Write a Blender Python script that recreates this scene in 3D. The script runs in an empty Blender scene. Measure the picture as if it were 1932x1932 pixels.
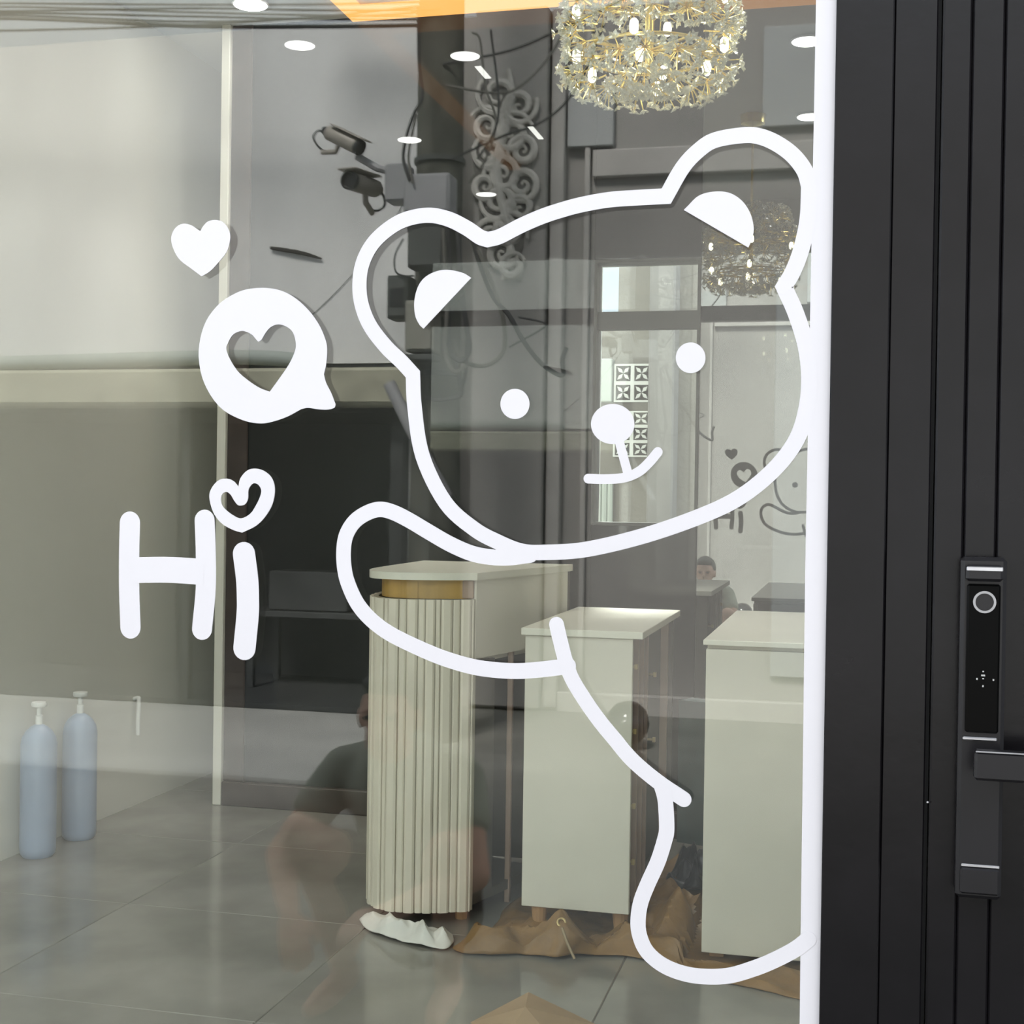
import bpy, bmesh, math, random
from mathutils import Vector, Matrix, noise
from mathutils.geometry import tessellate_polygon
random.seed(7)
PI = math.pi
scene = bpy.context.scene
COL = scene.collection

# ------------------------------------------------------------------ camera
YAW, PITCH, ROLL = math.radians(14.0), math.radians(-0.57), math.radians(0.85)
fwd = Vector((-math.sin(YAW)*math.cos(PITCH), math.cos(YAW)*math.cos(PITCH), math.sin(PITCH)))
r0 = Vector((math.cos(YAW), math.sin(YAW), 0)); u0 = r0.cross(fwd)
RT = r0*math.cos(ROLL) + u0*math.sin(ROLL); UP = u0*math.cos(ROLL) - r0*math.sin(ROLL)
cam_data = bpy.data.cameras.new('camera')
cam_data.sensor_width = 36.0; cam_data.lens = 36.0*2620/1932; cam_data.clip_start = 0.02
cam = bpy.data.objects.new('camera', cam_data); COL.objects.link(cam)
cam.matrix_world = Matrix(((RT.x, UP.x, -fwd.x, 0.0), (RT.y, UP.y, -fwd.y, -1.6), (RT.z, UP.z, -fwd.z, 1.3), (0, 0, 0, 1)))
scene.camera = cam

# ------------------------------------------------------------------ sky, sun, exposure
world = bpy.data.worlds.new('sky'); scene.world = world; world.use_nodes = True
bg = world.node_tree.nodes['Background']
bg.inputs['Color'].default_value = (0.88, 0.94, 1.0, 1); bg.inputs['Strength'].default_value = SKY_STRENGTH = 4.3
sun_data = bpy.data.lights.new('sun', 'SUN'); sun_data.energy = 20.0; sun_data.angle = math.radians(14); sun_data.color = (1.0, 0.97, 0.92)
sun = bpy.data.objects.new('sun', sun_data); COL.objects.link(sun)
sun.rotation_euler = Vector((0.10, -0.62, -0.75)).to_track_quat('-Z', 'Y').to_euler()
scene.view_settings.view_transform = 'Standard'; scene.view_settings.look = 'None'
scene.view_settings.exposure = 0.0; scene.view_settings.gamma = 1.0; scene.view_settings.use_curve_mapping = False

# ------------------------------------------------------------------ materials
MATS = {}
def new_mat(name):
    m = bpy.data.materials.new(name); m.use_nodes = True
    nt = m.node_tree; nt.nodes.clear()
    out = nt.nodes.new('ShaderNodeOutputMaterial')
    MATS[name] = m
    return m, nt, out
def P(name, col, rough=0.6, var=0.08, scale=6.0, bump=0.0, bscale=40.0, metal=0.0, spec=0.5, stretch=(1, 1, 1), trans=0.0, ior=1.5, detail=4.0):
    m, nt, out = new_mat(name)
    b = nt.nodes.new('ShaderNodeBsdfPrincipled'); nt.links.new(b.outputs[0], out.inputs[0])
    b.inputs['Roughness'].default_value = rough; b.inputs['Metallic'].default_value = metal
    b.inputs['Specular IOR Level'].default_value = spec; b.inputs['IOR'].default_value = ior
    b.inputs['Transmission Weight'].default_value = trans
    tc = nt.nodes.new('ShaderNodeTexCoord'); mp = nt.nodes.new('ShaderNodeMapping')
    mp.inputs['Scale'].default_value = stretch
    nt.links.new(tc.outputs['Object'], mp.inputs[0])
    n = nt.nodes.new('ShaderNodeTexNoise'); n.inputs['Scale'].default_value = scale; n.inputs['Detail'].default_value = detail
    nt.links.new(mp.outputs[0], n.inputs['Vector'])
    r = nt.nodes.new('ShaderNodeValToRGB')
    r.color_ramp.elements[0].position = 0.3; r.color_ramp.elements[1].position = 0.7
    r.color_ramp.elements[0].color = (col[0]*(1-var), col[1]*(1-var), col[2]*(1-var), 1)
    r.color_ramp.elements[1].color = (min(1, col[0]*(1+var)), min(1, col[1]*(1+var)), min(1, col[2]*(1+var)), 1)
    nt.links.new(n.outputs['Fac'], r.inputs[0]); nt.links.new(r.outputs[0], b.inputs['Base Color'])
    if bump > 0:
        n2 = nt.nodes.new('ShaderNodeTexNoise'); n2.inputs['Scale'].default_value = bscale; n2.inputs['Detail'].default_value = 5
        nt.links.new(mp.outputs[0], n2.inputs['Vector'])
        bp = nt.nodes.new('ShaderNodeBump'); bp.inputs['Strength'].default_value = bump; bp.inputs['Distance'].default_value = 0.01
        nt.links.new(n2.outputs['Fac'], bp.inputs['Height']); nt.links.new(bp.outputs[0], b.inputs['Normal'])
    return m
def EMIT(name, col, strength):
    m, nt, out = new_mat(name)
    e = nt.nodes.new('ShaderNodeEmission'); e.inputs[0].default_value = (*col, 1); e.inputs[1].default_value = strength
    n = nt.nodes.new('ShaderNodeTexNoise'); n.inputs['Scale'].default_value = 5
    mx = nt.nodes.new('ShaderNodeMath'); mx.operation = 'MULTIPLY_ADD'; mx.inputs[1].default_value = strength*0.1; mx.inputs[2].default_value = strength*0.95
    nt.links.new(n.outputs['Fac'], mx.inputs[0]); nt.links.new(mx.outputs[0], e.inputs[1])
    nt.links.new(e.outputs[0], out.inputs[0])
    return m
def schlick(nt, r_zero):
    g = nt.nodes.new('ShaderNodeNewGeometry')
    d = nt.nodes.new('ShaderNodeVectorMath'); d.operation = 'DOT_PRODUCT'
    nt.links.new(g.outputs['Normal'], d.inputs[0]); nt.links.new(g.outputs['Incoming'], d.inputs[1])
    a = nt.nodes.new('ShaderNodeMath'); a.operation = 'ABSOLUTE'; nt.links.new(d.outputs['Value'], a.inputs[0])
    s = nt.nodes.new('ShaderNodeMath'); s.operation = 'SUBTRACT'; s.inputs[0].default_value = 1.0; nt.links.new(a.outputs[0], s.inputs[1])
    p = nt.nodes.new('ShaderNodeMath'); p.operation = 'POWER'; p.inputs[1].default_value = 5.0; nt.links.new(s.outputs[0], p.inputs[0])
    f = nt.nodes.new('ShaderNodeMath'); f.operation = 'MULTIPLY_ADD'; f.inputs[1].default_value = 1-r_zero; f.inputs[2].default_value = r_zero
    nt.links.new(p.outputs[0], f.inputs[0])
    return f.outputs[0]
def GLASS(name, r_zero, tint):
    m, nt, out = new_mat(name)
    t = nt.nodes.new('ShaderNodeBsdfTransparent'); t.inputs[0].default_value = (*tint, 1)
    g = nt.nodes.new('ShaderNodeBsdfGlossy'); g.inputs['Roughness'].default_value = 0.0
    mx = nt.nodes.new('ShaderNodeMixShader')
    nt.links.new(schlick(nt, r_zero), mx.inputs[0]); nt.links.new(t.outputs[0], mx.inputs[1]); nt.links.new(g.outputs[0], mx.inputs[2])
    nt.links.new(mx.outputs[0], out.inputs[0])
    return m
def DARKGLASS(name, r_zero, col):
    m, nt, out = new_mat(name)
    t = nt.nodes.new('ShaderNodeBsdfDiffuse'); t.inputs[0].default_value = (*col, 1)
    g = nt.nodes.new('ShaderNodeBsdfGlossy'); g.inputs['Roughness'].default_value = 0.0
    mx = nt.nodes.new('ShaderNodeMixShader')
    nt.links.new(schlick(nt, r_zero), mx.inputs[0]); nt.links.new(t.outputs[0], mx.inputs[1]); nt.links.new(g.outputs[0], mx.inputs[2])
    nt.links.new(mx.outputs[0], out.inputs[0])
    return m

M = {}
M['glass'] = GLASS('shop_glass', 0.046, (0.95, 0.97, 0.95))
M['window_glass'] = GLASS('window_glass', 0.04, (0.95, 0.97, 0.97))
M['dark_glass'] = DARKGLASS('dark_lacquered_glass', 0.04, (0.014, 0.015, 0.015))
M['mirror'] = DARKGLASS('grey_mirror', 0.25, (0.012, 0.013, 0.013))
M['vinyl'] = P('white_vinyl', (0.415, 0.405, 0.43), 0.45, 0.015, 3)
M['black_alu'] = P('black_aluminium', (0.0035, 0.0031, 0.0038), 0.25, 0.25, 14, 0.02, 90, spec=0.16)
M['black_groove'] = P('black_rubber', (0.004, 0.004, 0.005), 0.7, 0.2)
M['lock_body'] = P('lock_charcoal_metal', (0.006, 0.0057, 0.007), 0.33, 0.15, 20, metal=0.1, spec=0.25)
M['lock_panel'] = P('lock_black_gloss', (0.0015, 0.0015, 0.0015), 0.12, 0.1, spec=0.03)
M['lock_silver'] = P('lock_brushed_silver', (0.36, 0.36, 0.38), 0.3, 0.1, 30, metal=0.9)
M['lock_ring'] = P('lock_ring_metal', (0.22, 0.22, 0.23), 0.4, 0.1, 30, metal=0.6)
M['mark'] = P('lock_icon_glow', (0.25, 0.25, 0.25), 0.5, 0.1)  # glow of the keypad icons put into a plain grey colour
M['wall_in'] = P('interior_white_paint', (0.72, 0.71, 0.65), 0.75, 0.02, 2.0, 0.03, 60)
M['ceiling'] = P('ceiling_white', (0.80, 0.80, 0.78), 0.8, 0.02, 2)
M['trim'] = P('cream_trim', (0.75, 0.73, 0.66), 0.5, 0.03)
M['brown_rail'] = P('dark_brown_rail', (0.040, 0.026, 0.021), 0.45, 0.2, 12)
M['tile'] = P('polished_grey_tile', (0.235, 0.225, 0.20), 0.13, 0.26, 2.2, 0.0, detail=8, spec=0.55)
M['grout'] = P('tile_grout', (0.20, 0.19, 0.17), 0.8, 0.1)
M['cream'] = P('cream_melamine', (0.66, 0.63, 0.545), 0.42, 0.03, 4)
M['cream_edge'] = P('cream_edge_band', (0.72, 0.70, 0.61), 0.4, 0.03, 4)
M['flute'] = P('cream_fluted_lath', (0.67, 0.62, 0.52), 0.5, 0.06, 5, stretch=(1, 1, 0.2))
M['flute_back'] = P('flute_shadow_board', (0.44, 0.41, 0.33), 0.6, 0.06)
M['gold_ply'] = P('golden_plywood', (0.42, 0.25, 0.055), 0.45, 0.2, 5, stretch=(3, 3, 0.6))
M['brown_ply'] = P('brown_plywood', (0.26, 0.17, 0.11), 0.5, 0.15, 5, stretch=(3, 3, 0.6))
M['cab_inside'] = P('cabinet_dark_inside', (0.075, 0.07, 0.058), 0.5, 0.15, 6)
M['copper'] = P('rose_copper_strip', (0.42, 0.30, 0.24), 0.35, 0.1, 8, metal=0.4)
M['brass'] = P('brass_hinge', (0.70, 0.55, 0.28), 0.3, 0.1, 20, metal=0.85)
M['wood_leg'] = P('wooden_leg', (0.42, 0.24, 0.11), 0.5, 0.15, 8, stretch=(1, 1, .3))
M['tarp'] = P('brown_tarpaulin', (0.22, 0.122, 0.042), 0.55, 0.22, 9, 0.25, 30)
M['tarp_trim'] = P('tarpaulin_hem', (0.36, 0.27, 0.16), 0.6, 0.15)
M['bag'] = P('white_plastic_bag', (0.70, 0.69, 0.65), 0.4, 0.08, 10, 0.2, 20)
M['card'] = P('brown_cardboard', (0.33, 0.23, 0.14), 0.8, 0.1, 8)
M['teal'] = P('dark_teal_board', (0.035, 0.075, 0.072), 0.4, 0.2, 8)
M['blackbag'] = P('black_plastic', (0.012, 0.012, 0.018), 0.3, 0.3, 10)
M['blue_cyl'] = P('pale_blue_enamel', (0.30, 0.37, 0.50), 0.35, 0.06, 6)
M['white_pl'] = P('white_plastic', (0.78, 0.78, 0.76), 0.4, 0.03)
M['light_ring'] = P('downlight_trim', (0.8, 0.8, 0.8), 0.4, 0.02)
M['light_on'] = EMIT('downlight_glow', (1.0, 0.98, 0.94), 45.0)
M['linear_on'] = EMIT('linear_light_glow', (1.0, 0.98, 0.94), 32.0)
M['cove_on'] = EMIT('warm_cove_glow', (1.0, 0.42, 0.11), 1.5)
M['bulb_on'] = EMIT('bulb_glow', (1.0, 0.93, 0.66), 14.0)
M['gold'] = P('polished_gold_wire', (0.83, 0.66, 0.25), 0.25, 0.08, 20, metal=0.9)
def CRYSTAL(name):
    m, nt, out = new_mat(name)
    t = nt.nodes.new('ShaderNodeBsdfTransparent'); t.inputs[0].default_value = (.97, .98, .94, 1)
    g = nt.nodes.new('ShaderNodeBsdfGlossy'); g.inputs['Roughness'].default_value = 0.06
    d = nt.nodes.new('ShaderNodeBsdfDiffuse'); d.inputs[0].default_value = (.95, .95, .85, 1)
    n = nt.nodes.new('ShaderNodeTexNoise'); n.inputs['Scale'].default_value = 90
    m1 = nt.nodes.new('ShaderNodeMixShader'); m1.inputs[0].default_value = .45
    m2 = nt.nodes.new('ShaderNodeMixShader')
    nt.links.new(g.outputs[0], m1.inputs[1]); nt.links.new(d.outputs[0], m1.inputs[2])
    nt.links.new(n.outputs['Fac'], m2.inputs[0]); nt.links.new(t.outputs[0], m2.inputs[1]); nt.links.new(m1.outputs[0], m2.inputs[2])
    nt.links.new(m2.outputs[0], out.inputs[0])
    return m
M['crystal'] = CRYSTAL('clear_crystal')
M['pale_blue'] = P('pale_sky_tone', (0.30, 0.33, 0.36), 0.8, 0.05)  # tone of the bright sky, put on the screen beyond the yard
M['yard_grey'] = P('yard_grey_render', (0.16, 0.155, 0.15), 0.85, 0.12, 4)
# outside
M['white_wall'] = P('old_white_render', (0.75, 0.75, 0.74), 0.85, 0.10, 1.3, 0.03, 30, stretch=(1.6, 1, 0.6), detail=8)
M['ledge'] = P('weathered_ledge', (0.40, 0.39, 0.30), 0.85, 0.18, 5, 0.3, 30, detail=8)
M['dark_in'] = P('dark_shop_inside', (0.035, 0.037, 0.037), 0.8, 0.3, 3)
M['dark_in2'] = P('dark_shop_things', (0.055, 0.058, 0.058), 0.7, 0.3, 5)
M['grey_wall'] = P('grey_brown_render', (0.35, 0.335, 0.32), 0.85, 0.08, 1.5, 0.03, 30, detail=8)
M['grey_light'] = P('pale_grey_render', (0.46, 0.44, 0.42), 0.8, 0.06, 3)
M['grey_panel'] = P('blue_grey_panel', (0.42, 0.43, 0.43), 0.7, 0.05, 3)
M['pole'] = P('weathered_concrete_pole', (0.085, 0.085, 0.07), 0.9, 0.35, 8, 0.4, 30, stretch=(1, 1, .4))
M['box_grey'] = P('grey_steel_box', (0.30, 0.30, 0.31), 0.5, 0.08, 5)
M['box_dark'] = P('dark_green_grey_box', (0.07, 0.075, 0.07), 0.6, 0.15, 5)
M['box_cream'] = P('cream_meter_box', (0.25, 0.245, 0.21), 0.55, 0.08, 5)
M['cable'] = P('black_cable', (0.035, 0.035, 0.035), 0.6, 0.2)
M['cable_grey'] = P('grey_cable', (0.12, 0.115, 0.10), 0.6, 0.2)
M['cam_body'] = P('camera_beige_plastic', (0.34, 0.31, 0.27), 0.45, 0.08)
M['cam_dark'] = P('camera_dark_plastic', (0.02, 0.02, 0.02), 0.3, 0.1)
M['scroll'] = P('old_plaster_scroll', (0.58, 0.56, 0.52), 0.85, 0.2, 12, 0.3, 40)
M['scroll_back'] = P('plaster_backing', (0.17, 0.16, 0.15), 0.85, 0.2, 12)
M['road'] = P('concrete_road', (0.19, 0.185, 0.17), 0.9, 0.2, 2.5, 0.3, 40, detail=8)
M['pavement'] = P('pale_pavement', (0.40, 0.40, 0.38), 0.85, 0.12, 3, 0.2, 40, detail=8)
M['shade_canopy'] = P('white_canopy', (0.55, 0.55, 0.54), 0.7, 0.04)
M['helmet'] = P('black_gloss_shell', (0.012, 0.012, 0.013), 0.12, 0.1, spec=0.6)
M['visor'] = P('smoked_visor', (0.03, 0.03, 0.035), 0.05, 0.1)
M['skin'] = P('skin', (0.62, 0.36, 0.26), 0.55, 0.08, 10, 0.05, 60)
M['hair'] = P('black_hair', (0.012, 0.01, 0.009), 0.5, 0.3, 30, 0.5, 120)
M['shirt'] = P('grey_green_tshirt', (0.40, 0.41, 0.33), 0.85, 0.08, 10, 0.2, 60)
M['shorts'] = P('dark_brown_shorts', (0.06, 0.045, 0.04), 0.85, 0.1, 10, 0.2, 60)
M['stick'] = P('dry_stick', (0.05, 0.045, 0.04), 0.9, 0.2)
M['yard_wall'] = P('tan_rear_wall', (0.17, 0.16, 0.14), 0.85, 0.12, 3, 0.3, 30)
M['sheet'] = P('pale_green_sheet', (0.36, 0.40, 0.37), 0.6, 0.06, 4)
M['breeze'] = P('white_breeze_block', (0.50, 0.51, 0.49), 0.8, 0.06, 10)
M['dark_void'] = P('dark_void', (0.05, 0.05, 0.045), 0.9, 0.1)
M['dark_frame'] = P('dark_window_frame', (0.055, 0.055, 0.05), 0.5, 0.1)

# ------------------------------------------------------------------ geometry helpers
class MB:
    def __init__(s): s.v = []; s.f = []
    def add(s, vs, fs):
        o = len(s.v); s.v += [tuple(v) for v in vs]; s.f += [tuple(i+o for i in f) for f in fs]; return s
    def box(s, x0, x1, y0, y1, z0, z1):
        return s.add([(x0,y0,z0),(x1,y0,z0),(x1,y1,z0),(x0,y1,z0),(x0,y0,z1),(x1,y0,z1),(x1,y1,z1),(x0,y1,z1)],
                     [(0,3,2,1),(4,5,6,7),(0,1,5,4),(1,2,6,5),(2,3,7,6),(3,0,4,7)])
    def bevbox(s, x0, x1, y0, y1, z0, z1, b):
        # box with all edges chamfered by b
        X, Y, Z = (x0, x1), (y0, y1), (z0, z1); vs = []; idx = {}
        for i in (0, 1):
            for j in (0, 1):
                for k in (0, 1):
                    sx, sy, sz = (1-2*i)*b, (1-2*j)*b, (1-2*k)*b
                    for a in range(3):
                        p = [X[i]+sx, Y[j]+sy, Z[k]+sz]; p[a] = (X[i], Y[j], Z[k])[a]
                        idx[(i, j, k, a)] = len(vs); vs.append(tuple(p))
        bm = bmesh.new(); bv = [bm.verts.new(v) for v in vs]
        r = bmesh.ops.convex_hull(bm, input=bv); bm.verts.index_update()
        vv = [v.co[:] for v in bm.verts]; ff = [tuple(v.index for v in f.verts) for f in bm.faces]; bm.free()
        return s.add(vv, ff)
    def prism(s, pts, z0, z1):
        n = len(pts); a = sum(pts[i][0]*pts[(i+1)%n][1]-pts[(i+1)%n][0]*pts[i][1] for i in range(n))
        if a < 0: pts = pts[::-1]
        vs = [(x, y, z0) for x, y in pts] + [(x, y, z1) for x, y in pts]
        fs = [tuple(range(n))[::-1], tuple(range(n, 2*n))] + [(i, (i+1)%n, n+(i+1)%n, n+i) for i in range(n)]
        return s.add(vs, fs)
    def plate(s, loops, y0, y1):
        # flat plate in the XZ plane from outer loop and hole loops, between y0 (front) and y1
        tris = tessellate_polygon([[Vector((x, z, 0)) for x, z in lp] for lp in loops])
        flat = [p for lp in loops for p in lp]; n = len(flat)
        vs = [(x, y0, z) for x, z in flat] + [(x, y1, z) for x, z in flat]; fs = []
        for t in tris:
            a, b, c = t; ar = (flat[b][0]-flat[a][0])*(flat[c][1]-flat[a][1])-(flat[c][0]-flat[a][0])*(flat[b][1]-flat[a][1])
            if ar < 0: a, b, c = a, c, b
            fs += [(a, b, c), (n+a, n+c, n+b)]
        o = 0
        for li, lp in enumerate(loops):
            m = len(lp); ar = sum(lp[i][0]*lp[(i+1)%m][1]-lp[(i+1)%m][0]*lp[i][1] for i in range(m))
            flip = (ar < 0) != (li > 0)
            for i in range(m):
                q = (o+i, n+o+i, n+o+(i+1)%m, o+(i+1)%m); fs.append(q[::-1] if flip else q)
            o += m
        return s.add(vs, fs)
    def tube(s, pts, r, n=8, cap=True):
        pts = [Vector(p) for p in pts]; k = len(pts)
        rs = r if isinstance(r, (list, tuple)) else [r]*k
        T = [(pts[min(i+1, k-1)]-pts[max(i-1, 0)]).normalized() for i in range(k)]
        ref = Vector((0, 0, 1)) if abs(T[0].z) < 0.9 else Vector((1, 0, 0))
        nrm = (ref - T[0]*ref.dot(T[0])).normalized(); vs = []
        for i in range(k):
            nrm = nrm - T[i]*nrm.dot(T[i])
            if nrm.length < 1e-6: nrm = T[i].orthogonal()
            nrm.normalize(); bn = T[i].cross(nrm)
            for j in range(n):
                a = 2*PI*j/n; vs.append(pts[i] + (nrm*math.cos(a)+bn*math.sin(a))*rs[i])
        fs = [(i*n+j, i*n+(j+1)%n, (i+1)*n+(j+1)%n, (i+1)*n+j) for i in range(k-1) for j in range(n)]
        if cap: fs += [tuple(range(n))[::-1], tuple((k-1)*n+j for j in range(n))]
        return s.add(vs, fs)
    def lathe(s, prof, n=24, c=(0, 0, 0), axis='z'):
        vs = []; k = len(prof)
        for r, h in prof:
            for j in range(n):
                a = 2*PI*j/n; x, y, z = r*math.cos(a), r*math.sin(a), h
                if axis == 'y': x, y, z = x, h, -y
                if axis == 'x': x, y, z = h, x, y
                vs.append((c[0]+x, c[1]+y, c[2]+z))
        fs = [(i*n+j, i*n+(j+1)%n, (i+1)*n+(j+1)%n, (i+1)*n+j) for i in range(k-1) for j in range(n)]
        fs += [tuple(range(n))[::-1], tuple((k-1)*n+j for j in range(n))]
        return s.add(vs, fs)
    def ball(s, c, r, n=12, m=8):
        rx, ry, rz = r if isinstance(r, (list, tuple)) else (r, r, r)
        vs = [(c[0], c[1], c[2]-rz)]; fs = []
        for i in range(1, m):
            t = PI*i/m
            for j in range(n):
                a = 2*PI*j/n; vs.append((c[0]+rx*math.sin(t)*math.cos(a), c[1]+ry*math.sin(t)*math.sin(a), c[2]-rz*math.cos(t)))
        vs.append((c[0], c[1], c[2]+rz)); L = len(vs)-1
        for j in range(n): fs.append((0, 1+(j+1)%n, 1+j)); fs.append((L, 1+(m-2)*n+j, 1+(m-2)*n+(j+1)%n))
        for i in range(m-2):
            for j in range(n): fs.append((1+i*n+j, 1+i*n+(j+1)%n, 1+(i+1)*n+(j+1)%n, 1+(i+1)*n+j))
        return s.add(vs, fs)
    def mesh(s, name, mat, smooth=False):
        me = bpy.data.meshes.new(name); me.from_pydata(s.v, [], s.f); me.validate(); me.update()
        me.materials.append(mat)
        if smooth:
            for p in me.polygons: p.use_smooth = True
            me.set_sharp_from_angle(angle=math.radians(40))
        return me
    def build(s, name, mat, parent=None, smooth=False):
        o = bpy.data.objects.new(name, s.mesh(name, mat, smooth)); COL.objects.link(o)
        if parent is not None: attach(o, parent)
        return o
def attach(o, parent):
    o.parent = parent
    o.matrix_parent_inverse = Matrix.Translation(-world_loc(parent))
def world_loc(o):
    # parents here only carry translations
    v = Vector(o.location)
    return v
def tag(o, label=None, cat=None, group=None, kind=None):
    if label: o['label'] = label
    if cat: o['category'] = cat
    if group: o['group'] = group
    if kind: o['kind'] = kind
    return o
def thing(name, label, cat, loc=(0, 0, 0), group=None, kind=None):
    o = bpy.data.objects.new(name, None); COL.objects.link(o); o.location = loc; o.empty_display_size = 0.05
    return tag(o, label, cat, group, kind)
def sub(name, mb, mat, parent, smooth=False):
    # a sub-part: the parent is a mesh at the origin of the world
    o = bpy.data.objects.new(name, mb.mesh(name, mat, smooth)); COL.objects.link(o); o.parent = parent
    return o
def catmull(pts, k=8, closed=False):
    pts = [Vector(p) for p in pts]; n = len(pts); out = []
    for i in range(n if closed else n-1):
        p1, p2 = pts[i], pts[(i+1) % n]
        p0 = pts[(i-1) % n] if (closed or i > 0) else p1*2-p2
        p3 = pts[(i+2) % n] if (closed or i+2 < n) else p2*2-p1
        for j in range(k):
            t = j/k
            out.append(0.5*((2*p1)+(p2-p0)*t+(2*p0-5*p1+4*p2-p3)*t*t+(3*p1-p0-3*p2+p3)*t**3))
    if not closed: out.append(pts[-1])
    return out

# ================================================================== THE ROOM
CEIL = 3.25; XL = -2.9; XR = 1.6; YB = 3.75   # left wall, right wall, dark glass back wall
def struct(o, label, cat): return tag(o, label, cat, kind='structure')

floor = MB().box(XL-0.1, XR+0.1, 0.0, 6.2, -0.12, -0.004).build('floor', M['grout'])
struct(floor, 'polished grey tiled shop floor behind the glass', 'floor')
tile_mesh = MB().bevbox(-0.399, 0.399, -0.399, 0.399, -0.03, 0.0, 0.002).mesh('tile', M['tile'])
for i in range(6):
    for j in range(8):
        cx, cy = -2.62+0.8*i, 0.36+0.8*j
        if cx > 1.6 or cy > 6.2: continue
        t = bpy.data.objects.new('tile', tile_mesh); COL.objects.link(t); t.parent = floor; t.location = (cx, cy, 0)

ceiling = MB().box(XL-0.1, XR+0.1, -0.02, YB+0.2, CEIL, CEIL+0.12).box(XL-0.1, -2.45, YB+0.2, 6.3, CEIL, CEIL+0.12).build('ceiling', M['ceiling'])
struct(ceiling, 'white plaster shop ceiling with recessed lights', 'ceiling')
wall_left = MB().box(XL-0.12, XL, 0.0, 6.3, 0, CEIL).build('wall_left', M['wall_in'])
struct(wall_left, 'plain off white painted side wall on the left', 'wall')
wall_right = MB().box(XR, XR+0.12, 0.0, YB+0.2, 0, CEIL).build('wall_right', M['wall_in'])
struct(wall_right, 'off white side wall behind the black door', 'wall')
wall_back = thing('wall_back', 'dark mirror glass back wall with brown bottom rail', 'wall', (0, YB, 0), kind='structure')
# dark glass sheets either side of and around the rear window opening
WX0, WX1, WZ0, WZ1 = -1.015, -0.60, 1.20, 2.235
for nm, (a, b, c, d) in (('glass_panel', (-2.56, WX0, 0.10, CEIL)), ('glass_panel', (WX1, XR, 0.10, CEIL)),
                         ('glass_panel', (WX0, WX1, 0.10, WZ0)), ('glass_panel', (WX0, WX1, WZ1, CEIL))):
    MB().box(a+0.001, b-0.001, YB, YB+0.03, c+(0.001 if c > .2 else 0), d-0.001).build(nm, M['mirror' if a == WX1 else 'dark_glass'], wall_back)
MB().box(-2.60, XR, YB+0.031, YB+0.18, 0, WZ0).box(-2.60, XR, YB+0.031, YB+0.18, WZ1, CEIL).box(-2.60, WX0, YB+0.031, YB+0.18, WZ0, WZ1).box(WX1, XR, YB+0.031, YB+0.18, WZ0, WZ1).build('backing_wall', M['wall_in'], wall_back)
MB().bevbox(-2.56, XR, YB-0.03, YB+0.03, 0.0, 0.10, 0.004).build('bottom_rail', M['brown_rail'], wall_back)
MB().bevbox(-2.56, -2.47, YB-0.012, YB-0.0005, 0.10, CEIL-0.002, 0.003).build('stile', M['brown_rail'], wall_back)
trim_1 = MB().bevbox(-2.60, -2.562, YB-0.03, YB+0.03, 0, CEIL, 0.003).build('trim_1', M['trim'])
struct(trim_1, 'narrow cream edge strip at left end of dark glass wall', 'trim')
passage = MB().box(-2.62, -2.50, YB+0.19, 6.3, 0, CEIL).box(XL-.12, -2.5, 6.2, 6.3, 0, CEIL).build('wall_passage', M['wall_in'])
struct(passage, 'white passage wall behind the dark glass', 'wall')

# rear window in the back wall and the light yard behind it
win2 = thing('window_2', 'narrow rear window onto a yard with breeze blocks', 'window', (WX0, YB, WZ0), kind='structure')
MB().box(WX0, WX0+.012, YB-.006, YB+.10, WZ0, WZ1).box(WX1-.012, WX1, YB-.006, YB+.10, WZ0, WZ1).box(WX0+.012, WX1-.012, YB-.006, YB+.10, WZ0, WZ0+.012).box(WX0+.012, WX1-.012, YB-.006, YB+.10, WZ1-.012, WZ1).build('window_frame', M['dark_frame'], win2)
MB().box(WX0+.012, WX1-.012, YB+.02, YB+.06, 1.965, 2.035).build('transom_bar', M['dark_frame'], win2)
MB().box(WX0+.012, WX1-.012, YB+.036, YB+.042, WZ0+.012, 1.965).build('pane', M['window_glass'], win2)
MB().box(WX0+.012, WX1-.012, YB+.036, YB+.042, 2.035, WZ1-.012).build('pane', M['window_glass'], win2)
yard = MB().box(-2.5, 2.6, YB+.2, 7.2, -0.12, -.005).build('floor_yard', M['road']); struct(yard, 'concrete yard ground behind the rear window', 'ground')
wall_yard = MB().box(-2.5, 2.6, 5.5, 5.6, 0, 2.26).box(-1.22, 2.6, 5.5, 5.6, 2.26, 4.4).build('wall_yard', M['yard_wall'])
struct(wall_yard, 'tan rear yard wall seen through the narrow window', 'wall')
# breeze block panels on the yard wall
def breeze(x, z, w, h, nx, nz, label):
    p = thing('breeze_block_panel', label, 'vent panel', (x, 5.44, z), group='breeze block panels in the yard')
    MB().box(x, x+w, 5.47, 5.499, z, z+h).build('back_plate', M['dark_void'], p)
    cw, ch = w/nx, h/nz
    b = MB(); y0, y1 = 5.43, 5.47
    e = 0.10
    for (lx, hx, lz, hz) in ((0, 1, 0, e), (0, 1, 1-e, 1), (0, e, e, 1-e), (1-e, 1, e, 1-e)):
        b.box(lx*cw, hx*cw, 0, .04, lz*ch, hz*ch)
    for k in range(4):
        a = PI/4+k*PI/2
        cx, cz = .5*cw+math.cos(a)*.24*cw, .5*ch+math.sin(a)*.24*ch
        pts = [(cx+math.cos(a+u)*ru*cw, cz+math.sin(a+u)*ru*ch) for u, ru in ((0, .22), (PI/2, .10), (PI, .22), (3*PI/2, .10))]
        b.plate([pts], 0, .04)
    me = b.mesh('block', M['breeze'])
    for i in range(nx):
        for j in range(nz):
            o = bpy.data.objects.new('block', me); COL.objects.link(o); o.parent = p
            o.location = (cw*i, 5.43-5.44, ch*j)
    return p
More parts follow.
